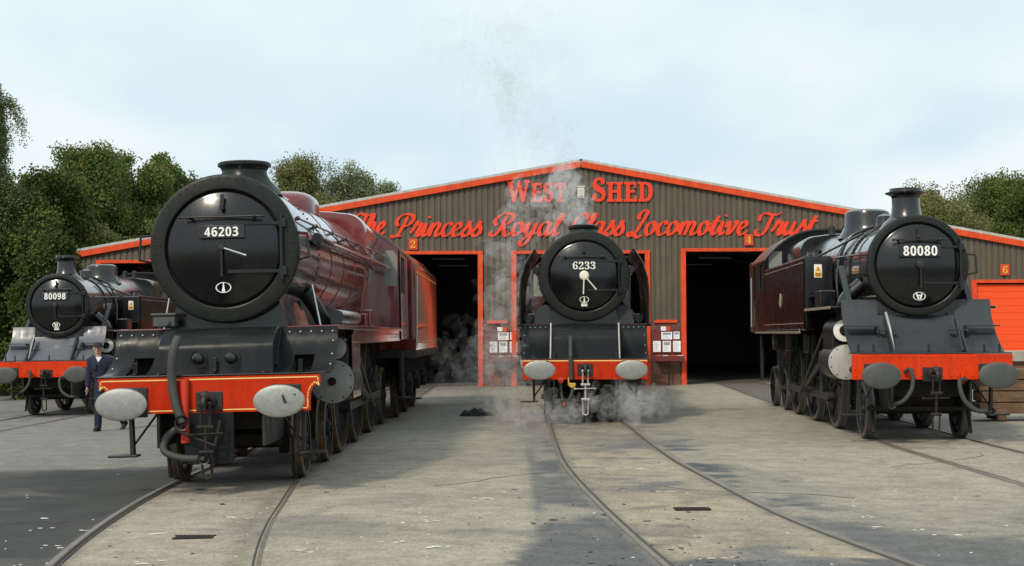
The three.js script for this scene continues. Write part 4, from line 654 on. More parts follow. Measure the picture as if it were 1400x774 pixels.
function tender(label, group, pos, turn, roll, m) {
  const t = thing('locomotive_tender', label, 'tender', pos, turn, group); t.rotation.z = roll;
  const sec = []; for (const s of [1, -1]) { const q = [[1.31, 1.46], [1.31, 3.18], [1.29, 3.26], [1.24, 3.33], [0.98, 3.6], [0.9, 3.66], [0.9, 3.0]]; for (const p of s > 0 ? q : q.reverse()) sec.push([s * p[0], p[1]]); }
  B().ext(sec, 7.6, 0, 0, -7.8, 0, 0, 0, [], 0.01).build('tender_body', m, t);
  B().ext([[-1.3, 1.5], [1.3, 1.5], [1.3, 3.2], [0.95, 3.64], [-0.95, 3.64], [-1.3, 3.2]], 0.05, 0, 0, -8.0).build('rear_panel', m, t);
  B().box(2.62, 0.16, 8.1, 0, 1.38, -4.0).build('running_board', M.dull, t);
  { const b = B(), R = rng(3); for (let k = 0; k < 90; k++) { const g = new THREE.IcosahedronGeometry(0.14 + 0.14 * R(), 0); b.add(g, (R() - 0.5) * 1.5, 3.05 + 0.35 * R(), -0.6 - 4.2 * R(), R() * 6, R() * 6, 0); } b.build('coal_load', M.soot, t, { kind: 'stuff' }); }
  for (const s of [-1, 1]) {
    B().box(0.04, 0.7, 7.6, s * 0.97, 0.98, -3.9).build('tender_frame', M.dirty, t);
    for (const z of [-1.5, -3.8, -6.1]) { wheel(t, s, 0.65, z, 12, M.tyre); B().box(0.2, 0.26, 0.3, s * 1.02, 0.66, z, 0.02).box(0.08, 0.09, 1.1, s * 1.04, 0.9, z, 0.03).build('axlebox', M.dirty, t); }
    B().rod([V(s * 1.34, 1.5, -0.06), V(s * 1.36, 3.0, -0.06)], 0.016).build('grab_rail', M.polished, t);
    B().box(0.5, 0.03, 0.3, s * 1.15, 0.45, -0.3).box(0.03, 0.9, 0.25, s * 1.0, 0.9, -0.3).build('footstep', M.dull, t);
    for (const y of [1.62, 3.1]) B().box(0.006, 0.02, 7.3, s * 1.313, y, -4.0, 0.002).build('lining_strip', M.lining, t);
  }
  return t;
}

// ---- the two big express engines
function pacific(o) {
  const t = thing('steam_locomotive', o.label, 'locomotive', o.pos, o.turn, undefined); t.rotation.z = o.roll ?? 0;
  const { cy, R, rd, zf } = o, P = o.red, fp = o.plateY;
  // beam with hollowed corners
  const W = o.beamW, yt = o.beamTop, yb = o.beamBot, out = []; const cut = o.notch;
  for (const s of [1, -1]) { const c = []; c.push([W, yt], [W, yt - 0.1]); if (cut) for (let k = 1; k <= 8; k++) { const a = k / 8 * PI / 2; c.push([W - cut * Math.sin(a), yt - 0.1 - 0.16 * (1 - Math.cos(a))]); } c.push([W - cut, yb]); for (const q of s > 0 ? c : c.reverse()) out.push([s * q[0], q[1]]); }
  beam(t, out, o.beamMat, o.lined);
  B().box(2 * W + 0.03, 0.022, 0.42, 0, yt + 0.014, -0.2).box(2 * W - 0.4, yt - yb - 0.02, 0.03, 0, (yt + yb) / 2, -0.055).build('beam_platform', M.black, t);
  if (!o.lined) { B().box(2 * W - 0.02, 0.024, 0.006, 0, yt - 0.02, 0.003).build('beam_lining', M.lining, t); }
  buffers(t, { face: o.bufferMat, marks: o.marks, w: o.bw ?? 0.285, h: o.bh ?? 0.18 });
  coupling(t, o.couplingMat);
  const ap = apronFront(t, { W: o.apronW, C: o.coverC, yTop: fp, zTop: zf - 0.1, yBot: yt + 0.015, zBot: -0.3, hole: o.hole, m: M.apron, coverTop: 0.01 });
  if (o.valves) for (const s of [-1, 1]) { const y = yt + 0.2; B().lathe([[0.001, 0.14], [0.035, 0.135], [0.06, 0.11], [0.072, 0.06], [0.072, 0], [0.1, 0], [0.1, -0.04]], s * 0.19, y, -0.37, 'z', 24).build('valve_spindle_cover', M.black, t); }
  if (o.valves) for (const [x, y] of [[0.0, yt + 0.13]]) B().box(0.045, 0.16, 0.025, x, y, -0.32).box(0.045, 0.02, 0.09, x, y - 0.07, -0.35).build('lamp_iron', M.black, t);
  const domeZ = smokebox(t, { cy, R, rd, zf, back: -3.05, Rb: R - 0.02, ringMat: M.smokebox, dart: o.dart, boss: o.boss, bossR: o.bossR, railY: o.railY, rail: 0.5, h: 0.12, grab: o.grab });
  numberPlate(t, o.number, 0, cy + o.numY, domeZ(o.numY) + 0.03, 0.55, 0.165, o.numW, o.numH, o.numFont, o.numPlate);
  shedPlate(t, cy + o.shedY, domeZ(o.shedY) + 0.03, 1.05);
  if (o.extraPlate) B().box(0.12, 0.07, 0.012, 0, cy + o.shedY - 0.1, domeZ(o.shedY - 0.1) + 0.02, 0.004).build('small_plate', M.white, t);
  // saddle
  B().ext([[-0.75, fp - 0.1], [0.75, fp - 0.1], [0.62, cy - R * 0.7], [-0.62, cy - R * 0.7]], 1.9, 0, 0, zf - 2.1).build('smokebox_saddle', M.black, t);
  if (o.flare) for (const s of [-1, 1]) B().ext([[0.5, fp], [1.02, fp], [0.98, fp + 0.28], [0.8, fp + 0.4], [0.62, fp + 0.38]].map(([x, y]) => [s * x, y]), 0.9, 0, 0, zf - 1.15, 0, 0, 0, [], 0.02).build('steam_pipe_casing', M.slate, t);
  o.chimney(t, cy + R);
  // boiler, firebox, cab
  taper(t, 'boiler', -3.05, R - 0.035, -8.4, 0.97, cy, cy + 0.0, P);
  const rAt = (z) => mix(R - 0.035, 0.97, (-3.05 - z) / 5.35); boilerBands(t, [-3.1, -4.3, -5.6, -7.0, -8.3], () => cy, rAt, o.bandMat ?? P, 0.06);
  belpaire(t, [[-8.4, 0.98, cy + 1.06, fp], [-8.55, 1.0, cy + 1.08, fp], [-11.4, 0.97, cy + 1.02, fp]], P, 0.36);
  B().box(1.3, 0.42, 5.6, 0, fp + 0.2, -5.6).box(1.5, 0.7, 3, 0, 1.3, -10.2).build('frame_plates', M.dull, t);
  // dome casing and top feed
  const dm = (z, w, h, l, name) => { const g = new THREE.SphereGeometry(1, 36, 18, 0, 2 * PI, 0, PI / 2), p = g.attributes.position; for (let i = 0; i < p.count; i++) { const y = p.getY(i), q = 1.0 - 0.0 * y; p.setXYZ(i, Math.sign(p.getX(i)) * Math.pow(Math.abs(p.getX(i)), 0.7) * w * q, Math.pow(y, 0.45) * h, Math.sign(p.getZ(i)) * Math.pow(Math.abs(p.getZ(i)), 0.6) * l); } g.computeVertexNormals(); B().add(g, 0, cy + rAt(z) - 0.14, z).build(name, P, t); };
  dm(-5.9, 0.5, o.domeH ?? 0.36, 0.62, 'dome'); dm(-4.4, 0.3, 0.2, 0.4, 'top_feed_casing');
  for (const s of [-1, 1]) {
    // running plate, valance, pipes along the boiler
    B().box(0.62, 0.03, 10.3, s * 1.02, fp, -6.35).box(0.025, 0.06, 10.3, s * 1.33, fp - 0.01, -6.35).build('running_plate', o.plateMat ?? P, t);
    B().box(0.02, 0.2, 8.2, s * 1.3, fp - 0.13, -7.3).build('valance', P, t);
    const pr = (z) => rAt(Math.max(z, -8.4)) + 0.03, hp = (z, a, e = 0.05) => V(s * Math.cos(a) * (pr(z) + e), cy + Math.sin(a) * (pr(z) + e), z);
    const hr = B().rod([-1.3, -4, -8.3].map((z) => hp(z, 0.42)).concat([V(s * 1.1, cy + 0.42, -11.3)]), 0.017).build('handrail', o.pipeMat ?? P, t);
    for (const z of [-1.4, -2.9, -4.4, -5.9, -7.4, -8.9, -10.4]) B().bar(hp(z, 0.42, -0.04), hp(z, 0.42, 0.05), 0.02).add(new THREE.SphereGeometry(0.028, 8, 6), hp(z, 0.42).x, hp(z, 0.42).y, z).build('handrail_knob', M.dull, hr);
    B().rod([hp(-2.6, 0.18, 0.06), hp(-8.3, 0.18, 0.06), V(s * 1.13, cy + 0.18, -11.3)], 0.05, 12).build('ejector_pipe', P, t);
    B().lathe([[0.001, -2.2], [0.075, -2.2], [0.085, -2.25], [0.085, -3.3], [0.05, -3.36]], s * (pr(-3) + 0.07), cy + 0.17, 0, 'z', 18).build('exhaust_ejector', M.black, t);
    const zig = []; for (let k = 0; k < 9; k++) zig.push(hp(-2.6 - k * 0.85, k % 2 ? 0.3 : 0.4, 0.04)); B().tube(zig, 0.011, 6).build('oil_pipe', M.dull, t);
    B().tube([V(s * 0.72, cy - 0.5, -2.75), V(s * 0.86, cy - 0.72, -2.8), V(s * 0.98, fp - 0.05, -2.9)], 0.1, 14).build('steam_pipe', M.smokebox, t);
    B().lathe([[0.001, -2.55], [0.09, -2.55], [0.1, -2.6], [0.1, -4.7], [0.001, -4.75]], s * 1.16, fp + 0.13, 0, 'z', 18).build('oil_reservoir', M.black, t);
    B().box(0.22, 0.2, 0.3, s * 1.18, fp + 0.11, -5.3, 0.02).build('sandbox_filler', P, t); B().box(0.2, 0.28, 0.4, s * 1.16, fp + 0.15, -6.4, 0.03).build('splasher_box', P, t);
    B().bar(V(s * 1.0, fp + 0.02, -2.1), V(s * 0.9, cy - 0.42, -2.1), 0.014).build('drain_rod', M.polished, t);
    // cylinders, wheels
    cylinderSet(t, s, { x: 1.06, y: 1.16, r: 0.3, zf: -2.75, len: 1.0, vy: 1.6, vr: 0.17, vx: 1.1, cover: o.cylCover, vcover: o.cylCover, clad: M.dull });
    B().box(0.02, 0.85, 0.95, s * 1.32, 1.35, -3.3, 0.008).build('cylinder_cladding', P, t);
    for (const z of [-1.85, -4.14]) wheel(t, s, 0.46, z, 10, M.tyre, s < 0 && o.rusty ? M.rustwheel : M.wheel);
    for (const z of [-5.75, -7.96, -10.4]) wheel(t, s, 0.99, z, 18, M.tyre);
    wheel(t, s, 0.57, -12.9, 12, M.tyre);
    motion(t, s, [-5.75, -7.96, -10.4], 0.99, 1.16, -3.75);
    step(t, s * 1.0, 0.42, 0.92, s, -0.45);
    B().box(0.05, 0.9, 0.35, s * 1.2, 0.95, -13.2).box(0.3, 0.03, 0.4, s * 1.18, 0.5, -13.2).build('cab_steps', M.dull, t);
  }
  chassis(t, -0.06, -13.3, 1.86); bogieFrame(t, -1.85, -4.14, 0.46);
  cabShell(t, { z0: -11.4, z1: -13.4, half: 1.33, y0: fp - 0.2, eave: cy + 0.55, top: cy + 1.1, win: [[-11.75, -12.4, cy - 0.25, cy + 0.42, 1]], fw: [[1.03, cy - 0.14], [1.28, cy - 0.14], [1.28, cy + 0.44], [1.2, cy + 0.56], [1.03, cy + 0.56]], m: P, roofMat: P });
  return { t, domeZ, fp };
}
{ // the red engine, left of centre
  const pos = [-3.42, gy(-3.42) + 0.014, -16.65];
  const { t, fp } = pacific({
    label: 'large crimson locomotive with black smokebox numbered 46203, nearest the camera', pos, turn: 0, roll: 0.02, number: '46203', cy: 2.85, R: 0.905, rd: 0.69, zf: -1.0, plateY: 1.88, red: M.red,
    beamW: 1.265, beamTop: 1.33, beamBot: 0.92, notch: 0.12, beamMat: M.orange, lined: true, bufferMat: M.steel, marks: true, couplingMat: M.dirty, apronW: 1.34, coverC: 0.66, hole: [0.84, 1.08, 7], valves: true,
    dart: [[0.3, -0.34, M.polished], [0.34, -1.58, M.dull]], boss: M.dull, railY: 0.37, numY: 0.19, numW: 0.42, numH: 0.112, numFont: sansBold, numPlate: M.black, shedY: -0.48, cylCover: M.greycover, rusty: true, grab: true,
    chimney: (t, y) => { B().lathe([[0.5, -0.14], [0.42, -0.03], [0.335, 0.06], [0.295, 0.14], [0.29, 0.19], [0.315, 0.235], [0.345, 0.25], [0.345, 0.285], [0.325, 0.3], [0.27, 0.305], [0.265, 0.1]], 0, y, -2.45, 'y', 56, 0.4).build('chimney', M.smokebox, t); },
  });
  // red steam-heat pipe, vacuum standpipe, lamp box, plate below the beam
  hose(t, [V(-0.34, 1.78, 0.02), V(-0.38, 1.62, 0.1), V(-0.4, 1.3, 0.1), V(-0.34, 0.98, 0.14), V(-0.27, 0.82, 0.16)], 0.052, M.rubber);
  B().cyl(0.05, 0.05, 0.72, -0.27, 0.95, 0.05, 'y', 14).build('steam_heat_pipe', M.redpipe, t);
  const low = []; for (let k = 0; k <= 6; k++) { const a = k / 6 * PI / 2; low.push([0.2 + 0.08 * Math.cos(a) - 0.0, 0.42 - 0.08 * Math.sin(a)]); }
  B().ext([[-0.28, 0.92], [0.28, 0.92], ...low, ...low.slice().reverse().map(([x, y]) => [-x, y])], 0.05, 0.0, 0, 0.0, 0, 0, 0, [], 0.006).build('guard_plate', M.apron, t);
  hose(t, [V(-0.28, 0.8, 0.1), V(-0.46, 0.66, 0.14), V(-0.48, 0.52, 0.2), V(-0.3, 0.44, 0.24), V(-0.02, 0.42, 0.22)], 0.04, M.rubber, 'steam_heat_hose');
  B().bar(V(-0.36, 0.75, 0.2), V(0.1, 0.56, 0.24), 0.016).bar(V(0.1, 0.56, 0.24), V(0.16, 0.84, 0.2), 0.016).build('drawgear_lever', M.dirty, t);
  B().box(0.27, 0.14, 0.2, -0.72, fp + 0.1, -1.0, 0.02).box(0.3, 0.03, 0.24, -0.72, fp + 0.185, -1.0, 0.008).cyl(0.035, 0.035, 0.06, -0.68, fp + 0.09, -0.89, 'z', 14).build('lubricator_box', M.greybuffer, t);
  B().rod([V(0.93, 0.92, -0.3), V(0.93, 0.42, -0.3), V(1.08, 0.36, -0.4)], 0.025).build('sand_pipe', M.dirty, t);
  tender('crimson tender with incurved top behind the nearest red locomotive', undefined, [-3.42 + 0.12, gy(-3.42) + 0.014, -16.65 - 13.75], -0.006, 0.012, M.red);
}
{ // the steaming engine in the middle
  const { t } = pacific({
    label: 'black-fronted locomotive with smoke deflectors, numbered 6233, steaming before the middle door', pos: [1.4, 0.014, -28.15], turn: -0.04, number: '6233', cy: 2.9, R: 0.915, rd: 0.69, zf: -1.1, plateY: 1.93, red: M.darkred,
    beamW: 1.2, beamTop: 1.24, beamBot: 0.86, notch: 0, beamMat: M.orange, lined: false, bufferMat: M.steel, bw: 0.305, bh: 0.185, couplingMat: M.silver, apronW: 1.25, coverC: 0.68, valves: false,
    dart: [[0.36, -0.87, M.cream], [0.36, -1.62, M.cream]], boss: M.cream, bossR: 0.095, railY: 0.38, numY: 0.2, numW: 0.47, numH: 0.15, numFont: serifBold, numPlate: null, shedY: -0.48, extraPlate: true, cylCover: M.silver, flare: true,
    chimney: (t, y) => { const c = B(), g = (p) => { const l = toCreasedNormals(new THREE.LatheGeometry(p.map((q) => new THREE.Vector2(q[0], q[1])), 56), 0.4); l.scale(1, 1, 1.75); c.add(l, 0, y, -2.2); }; g([[0.5, -0.16], [0.36, -0.04], [0.285, 0.03], [0.28, 0.07], [0.31, 0.1], [0.315, 0.15], [0.29, 0.165], [0.22, 0.165], [0.2, 0.05]]); c.build('double_chimney', M.smokebox, t); },
  });
  for (const s of [-1, 1]) {
    const o = [[1.27, 1.9], [1.275, 2.5], [1.25, 2.85], [1.16, 3.15], [0.98, 3.43]], i = o.map(([x, y]) => [x - 0.014, y - 0.006]).reverse();
    B().ext([...o, ...i].map(([x, y]) => [s * x, y]), 3.3, 0, 0, -4.2).build('smoke_deflector', M.deflector, t);
    B().rod(o.map(([x, y]) => V(s * x, y, -0.9)), 0.018).build('deflector_edge', M.black, t);
    B().bar(V(s * 0.66, 1.95, -0.42), V(s * 0.67, 1.2, -0.12), 0.016).build('front_handrail', M.oldwhite, t);
    B().box(0.04, 0.16, 0.02, s * 0.2, 1.72, -0.62).build('lamp_iron', M.black, t);
  }
  B().rod([V(-0.28, 1.68, -0.3), V(-0.28, 1.3, 0.06), V(-0.27, 0.86, 0.08)], 0.042).build('vacuum_standpipe', M.rubber, t);
  hose(t, [V(-0.48, 0.84, 0.06), V(-0.46, 0.6, 0.16), V(-0.42, 0.42, 0.16)], 0.03, M.rubber, 'brake_hose'); hose(t, [V(-0.24, 0.76, 0.08), V(-0.26, 0.6, 0.16), V(-0.34, 0.44, 0.16)], 0.03, M.rubber, 'brake_hose');
  B().box(0.12, 0.07, 0.09, -0.47, 0.86, 0.08, 0.02).cyl(0.04, 0.04, 0.1, -0.47, 0.83, 0.12, 'z', 12).box(0.06, 0.08, 0.06, -0.4, 0.41, 0.17, 0.015).build('red_air_cock', M.redpipe, t);
  B().box(0.14, 0.08, 0.09, -0.25, 0.76, 0.1, 0.02).box(0.03, 0.15, 0.03, -0.32, 0.83, 0.1, 0.008).cyl(0.045, 0.045, 0.1, -0.25, 0.75, 0.13, 'z', 12).build('yellow_air_cock', M.brass, t);
  tender('crimson tender inside the middle shed door, behind the steaming locomotive', undefined, [1.4 + 0.04 * 13.8, 0.014, -28.15 - 13.75], -0.04, 0, M.red);
}

// ---- the two tank engines
function tankEngine(o) {
  const t = thing('tank_locomotive', o.label, 'locomotive', o.pos, o.turn); t.rotation.z = o.roll ?? 0;
  const cy = 2.78, R = 0.81, rd = 0.66, zf = -0.85, hp = 2.12, lp = 1.72;
  const bm = beam(t, [[1.22, 1.37], [1.22, 0.98], [-1.22, 0.98], [-1.22, 1.37]], M.vermilion, false);
  { const sp = []; for (let r = 0; r < 3; r++) for (let k = 0; k < 22; k++) { const x = -1.17 + k * 2.34 / 21, y = [1.325, 1.18, 1.03][r]; if (r === 1 && k % 3 === 1) continue; sp.push([x, y + (r === 1 ? (k % 2 ? 0.035 : -0.035) : 0), 0.003]); } rivets(sp, bm, M.vermilion, 0.0165); }
  B().box(2.44, 0.02, 0.3, 0, 1.385, -0.15).build('beam_platform', M.slate, t);
  buffers(t, { face: M.greybuffer, w: 0.295, h: 0.2, out: 0.52 });
  coupling(t, M.dirty, 1.06, 0.66);
  // sloping front plate with ledges and triangular stays
  const ap = B(); bentPlate(ap, [[-1.07, 2.235], [-1.0, 1.98], [-0.76, 1.7], [-0.48, 1.5], [-0.3, 1.4]], -1.185, 1.185, 0.016); const front = ap.build('front_plate', o.plate, t);
  for (const s of [-1, 1]) {
    B().box(0.5, 0.025, 0.22, s * 0.95, 1.81, -0.66).box(0.03, 0.12, 0.2, s * 0.7, 1.755, -0.7).build('front_ledge', M.slate, front);
    B().box(0.26, 0.02, 0.14, s * 0.55, 1.74, -0.6).build('small_step', M.slate, front);
    B().ext([[-0.02, 1.39], [-0.3, 1.4], [-0.82, 1.86], [-0.78, 2.0], [-0.7, 1.96]].map(([z, y]) => [-z, y]), 0.022, s * 0.56 - 0.011, 0, 0, 0, PI / 2, 0).build('front_stay', M.slate, front);
    B().rod([V(s * 0.54, 2.02, -0.74), V(s * 0.53, 1.78, -0.5), V(s * 0.53, 1.42, -0.22)], 0.02).build('handrail', s < 0 ? M.silver : M.slate, front);
    for (const x of [0.85, 1.08]) B().box(0.035, 0.14, 0.02, s * x, 1.46, -0.2).build('lamp_iron', M.black, front);
  }
  B().box(0.035, 0.14, 0.02, 0, 1.46, -0.2).build('lamp_iron', M.black, front);
  const dz = smokebox(t, { cy, R, rd, zf, back: -2.55, Rb: R - 0.05, h: 0.14, ringMat: o.ring ?? M.smokebox, dart: [[0.36, -1.55, M.dull]], boss: M.dull, bossR: 0.07, railY: 0.4, rail: 0.42, bolts: 20, grab: true });
  numberPlate(t, o.number, 0, cy + 0.22, dz(0.22) + 0.04, 0.66, 0.2, o.numW, o.numH, sansBold, M.black);
  shedPlate(t, cy - 0.5, dz(0.5) + 0.03, 1.1, false);
  if (o.second) B().box(0.12, 0.06, 0.012, 0, cy - 0.6, dz(0.58) + 0.02, 0.004).build('small_plate', M.white, t);
  B().ext([[-0.7, 1.3], [0.7, 1.3], [0.6, 2.2], [-0.6, 2.2]], 1.6, 0, 0, -2.6).build('smokebox_saddle', M.black, t);
  B().lathe([[0.45, -0.14], [0.36, -0.02], [0.275, 0.05], [0.245, 0.11], [0.225, 0.25], [0.225, 0.38], [0.24, 0.42], [0.325, 0.455], [0.335, 0.475], [0.27, 0.49], [0.265, 0.54], [0.2, 0.545], [0.19, 0.3]], 0, cy + R - 0.05, -1.65, 'y', 48, 0.35).build('chimney', M.black, t);
  taper(t, 'boiler', -2.55, 0.775, -7.2, 0.87, cy, cy + 0.03, M.black);
  const rAt = (z) => mix(0.775, 0.87, (-2.55 - z) / 4.65); boilerBands(t, [-2.6, -3.9, -5.2, -6.4], () => cy + 0.01, rAt, M.black, 0.06);
  B().lathe([[0.55, -0.1], [0.46, 0.05], [0.425, 0.14], [0.42, 0.34], [0.4, 0.4], [0.32, 0.44], [0.001, 0.455]], 0, cy + 0.78, -4.9, 'y', 48, 0.5).build('dome', M.black, t);
  B().lathe([[0.2, -0.1], [0.15, 0.1], [0.14, 0.22], [0.001, 0.27]], 0.0, cy + 0.76, -3.35, 'y', 24).build('top_feed', M.black, t);
  belpaire(t, [[-7.2, 0.9, cy + 0.93, 1.8], [-7.35, 0.92, cy + 0.95, 1.8], [-9.4, 0.9, cy + 0.93, 1.8]], M.black, 0.33);
  for (const x of [-0.14, 0.14]) B().lathe([[0.09, -0.05], [0.07, 0.1], [0.075, 0.2], [0.04, 0.24]], x, cy + 0.93, -7.9, 'y', 16).build('safety_valve', M.dull, t);
  for (const s of [-1, 1]) {
    // strut, pipes
    B().box(0.1, 0.07, 1.15, s * 0.98, 2.44, -1.75, 0.015, 0.72, 0, 0).build('smokebox_strut', M.slate, t);
    B().bar(V(s * 0.55, cy + 0.62, -2.5), V(s * 1.1, 3.08, -3.7), 0.02).bar(V(s * 0.82, cy + 0.2, -1.3), V(s * 0.82, cy + 0.26, -3.6), 0.018).build('handrail', M.black, t);
    B().tube([V(s * 0.2, cy + 0.8, -3.35), V(s * 0.62, cy + 0.6, -3.35), V(s * 0.84, cy + 0.05, -3.3), V(s * 0.86, cy - 0.5, -3.2)], 0.03, 8).build('feed_pipe', M.black, t);
    B().tube([V(s * 0.7, cy - 0.25, -1.8), V(s * 0.98, cy - 0.55, -1.85), V(s * 1.0, 1.9, -1.9)], 0.12, 12).build('steam_pipe', M.black, t);
    // tank with sloping top edge, sign on its front
    const tk = B().box(0.52, 1.35, 5.8, s * 1.09, 2.42, -6.75, 0.05).build('side_tank', M.tankside, t);
    B().box(0.5, 1.0, 0.03, s * 1.08, 2.56, -3.845, 0.015).box(0.06, 0.02, 0.12, s * 1.2, 3.12, -4.0).build('tank_front', M.black, tk);
    B().cyl(0.13, 0.16, 0.12, s * 1.05, 3.14, -4.5, 'y', 18).cyl(0.14, 0.14, 0.03, s * 1.05, 3.21, -4.5, 'y', 18).build('tank_filler', M.black, tk);
    for (const y of [1.88, 2.98]) B().box(0.005, 0.018, 5.5, s * 1.3525, y, -6.75, 0.001).build('lining_strip', M.fadedlining, tk);
    B().box(0.34, 0.03, 0.2, s * 1.1, 2.36, -3.75).box(0.3, 0.3, 0.5, s * 1.08, 2.3, -3.2, 0.03).build('lubricator', M.black, t);
    { const sg = B().box(0.14, 0.24, 0.008, s * 1.1, 2.82, -3.822, 0.003).build('warning_sign', M.white, tk, { label: 'yellow and white overhead-line warning sign' }); B().box(0.12, 0.08, 0.004, s * 1.1, 2.755, -3.815, 0.001).ext([[-0.055, 0], [0.055, 0], [0, 0.1]], 0.004, s * 1.1, 2.815, -3.818).build('sign_panel', M.signyellow, sg); B().box(0.09, 0.008, 0.003, s * 1.1, 2.775, -3.812, 0.001).box(0.09, 0.008, 0.003, s * 1.1, 2.755, -3.812, 0.001).box(0.08, 0.008, 0.003, s * 1.1, 2.735, -3.812, 0.001).ext([[0.01, 0.08], [-0.014, 0.035], [0.0, 0.035], [-0.01, 0.01], [0.015, 0.045], [0.003, 0.045]], 0.003, s * 1.1, 2.815, -3.8155).build('sign_print', M.soot, sg); }
    B().add(new THREE.TorusGeometry(0.13, 0.02, 6, 20).scale(0.6, 1, 1), s * 1.353, 2.35, -6.9, 0, PI / 2, 0).box(0.006, 0.1, 0.22, s * 1.353, 2.36, -6.9, 0.002).build('crest', M.fadedlining, tk);
    // stepped running plate with pale edge
    B().box(0.5, 0.025, 3.3, s * 1.08, hp, -2.9).box(0.5, 0.025, 6.8, s * 1.08, lp, -7.9).build('running_plate', M.black, t);
    B().box(0.02, 0.045, 3.3, s * 1.335, hp - 0.005, -2.9, 0.004).box(0.02, hp - lp, 0.05, s * 1.335, (hp + lp) / 2, -4.54, 0.004).box(0.02, 0.045, 6.8, s * 1.335, lp - 0.005, -7.9, 0.004).build('plate_edge', M.fadedlining, t);
    cylinderSet(t, s, { x: 1.03, y: 1.22, r: 0.3, zf: -1.55, len: 0.95, vy: 1.74, vr: 0.2, vx: 1.05, cover: M.silver, vcover: M.white, clad: M.dull, ring: true });
    wheel(t, s, 0.457, -1.35, 10, M.whitetyre);
    for (const z of [-3.9, -6.25, -8.6]) wheel(t, s, 0.86, z, 15, M.whitetyre);
    for (const z of [-10.3, -12.2]) wheel(t, s, 0.457, z, 10, M.whitetyre);
    motion(t, s, [-3.9, -6.25, -8.6], 0.86, 1.22, -2.5);
    step(t, s * 1.02, 0.42, 1.0, s, -0.5);
    B().box(0.05, 1.0, 0.3, s * 1.15, 1.15, -11.6).box(0.3, 0.03, 0.34, s * 1.14, 0.62, -11.6).build('cab_steps', M.dull, t);
    B().rod([V(s * 1.37, 1.85, -11.7), V(s * 1.37, 3.0, -11.7)], 0.016).build('cab_handrail', M.silver, t);
    B().bar(V(s * 0.76, 0.55, -0.9), V(s * 0.76, 0.12, -0.72), 0.03).build('guard_iron', M.dirty, t);
  }
  cabShell(t, { z0: -9.4, z1: -11.6, half: 1.34, y0: 1.72, eave: 3.3, top: 3.98, win: [[-9.8, -10.4, 2.65, 3.25, 1], [-10.7, -11.5, 2.45, 3.25, 0]], fw: [[0.97, 3.12], [1.26, 3.12], [1.26, 3.36], [1.18, 3.5], [0.97, 3.5]], m: M.tankside, roofMat: M.black });
  B().box(2.5, 1.7, 1.5, 0, 2.57, -12.35, 0.06).build('coal_bunker', M.tankside, t);
  B().box(1.1, 1.1, 2.6, 0, 1.1, -8.0).box(1.15, 0.6, 3.6, 0, 1.5, -4.8).box(1.2, 0.5, 2.2, 0, 1.2, -11.4).build('ashpan', M.dull, t);
  for (const s of [-1, 1]) for (const z of [-5.1, -7.45, -9.5]) B().box(0.1, 0.7, 0.09, s * 0.76, 0.85, z, 0.02).box(0.12, 0.4, 0.12, s * 0.78, 0.75, z + 0.12, 0.03).box(0.2, 0.34, 0.6, s * 1.05, 1.5, z, 0.03).build('brake_gear', M.dull, t);
  chassis(t, -0.06, -13.0, 1.7); bogieFrame(t, -10.3, -12.2, 0.457);
  B().cyl(0.075, 0.075, 1.38, 0, 0.457, -1.35, 'x', 12).box(1.1, 0.16, 0.7, 0, 0.62, -1.2).box(1.7, 0.07, 0.07, 0, 0.5, -0.75).build('pony_truck', M.dirty, t);
  hose(t, [V(-0.42, 1.1, 0.04), V(-0.36, 1.14, 0.16), V(-0.36, 0.86, 0.22), V(-0.5, 0.66, 0.22), V(-0.66, 0.6, 0.16)], 0.034); hose(t, [V(0.5, 0.98, 0.04), V(0.38, 0.96, 0.14), V(0.42, 0.68, 0.22), V(0.6, 0.52, 0.24), V(0.82, 0.5, 0.2)], 0.035, M.rubber, 'steam_heat_hose');
  B().box(0.05, 0.16, 0.08, 0.44, 1.0, 0.04).build('hose_bracket', M.vermilion, t);
  return t;
}
tankEngine({ label: 'black tank locomotive with slate front plate numbered 80080, right of the steaming engine', pos: [6.45, gy(6.45) + 0.014, -22.5], turn: -0.045, number: '80080', plate: M.slate, numW: 0.55, numH: 0.155 });
tankEngine({ label: 'dark tank locomotive with pale grey front plate numbered 80098, farthest left', pos: [-11.5, gy(-11.5) + 0.014, -36.2], turn: 0.0, roll: 0.01, number: '80098', plate: M.paleslate, numW: 0.56, numH: 0.155, second: true });

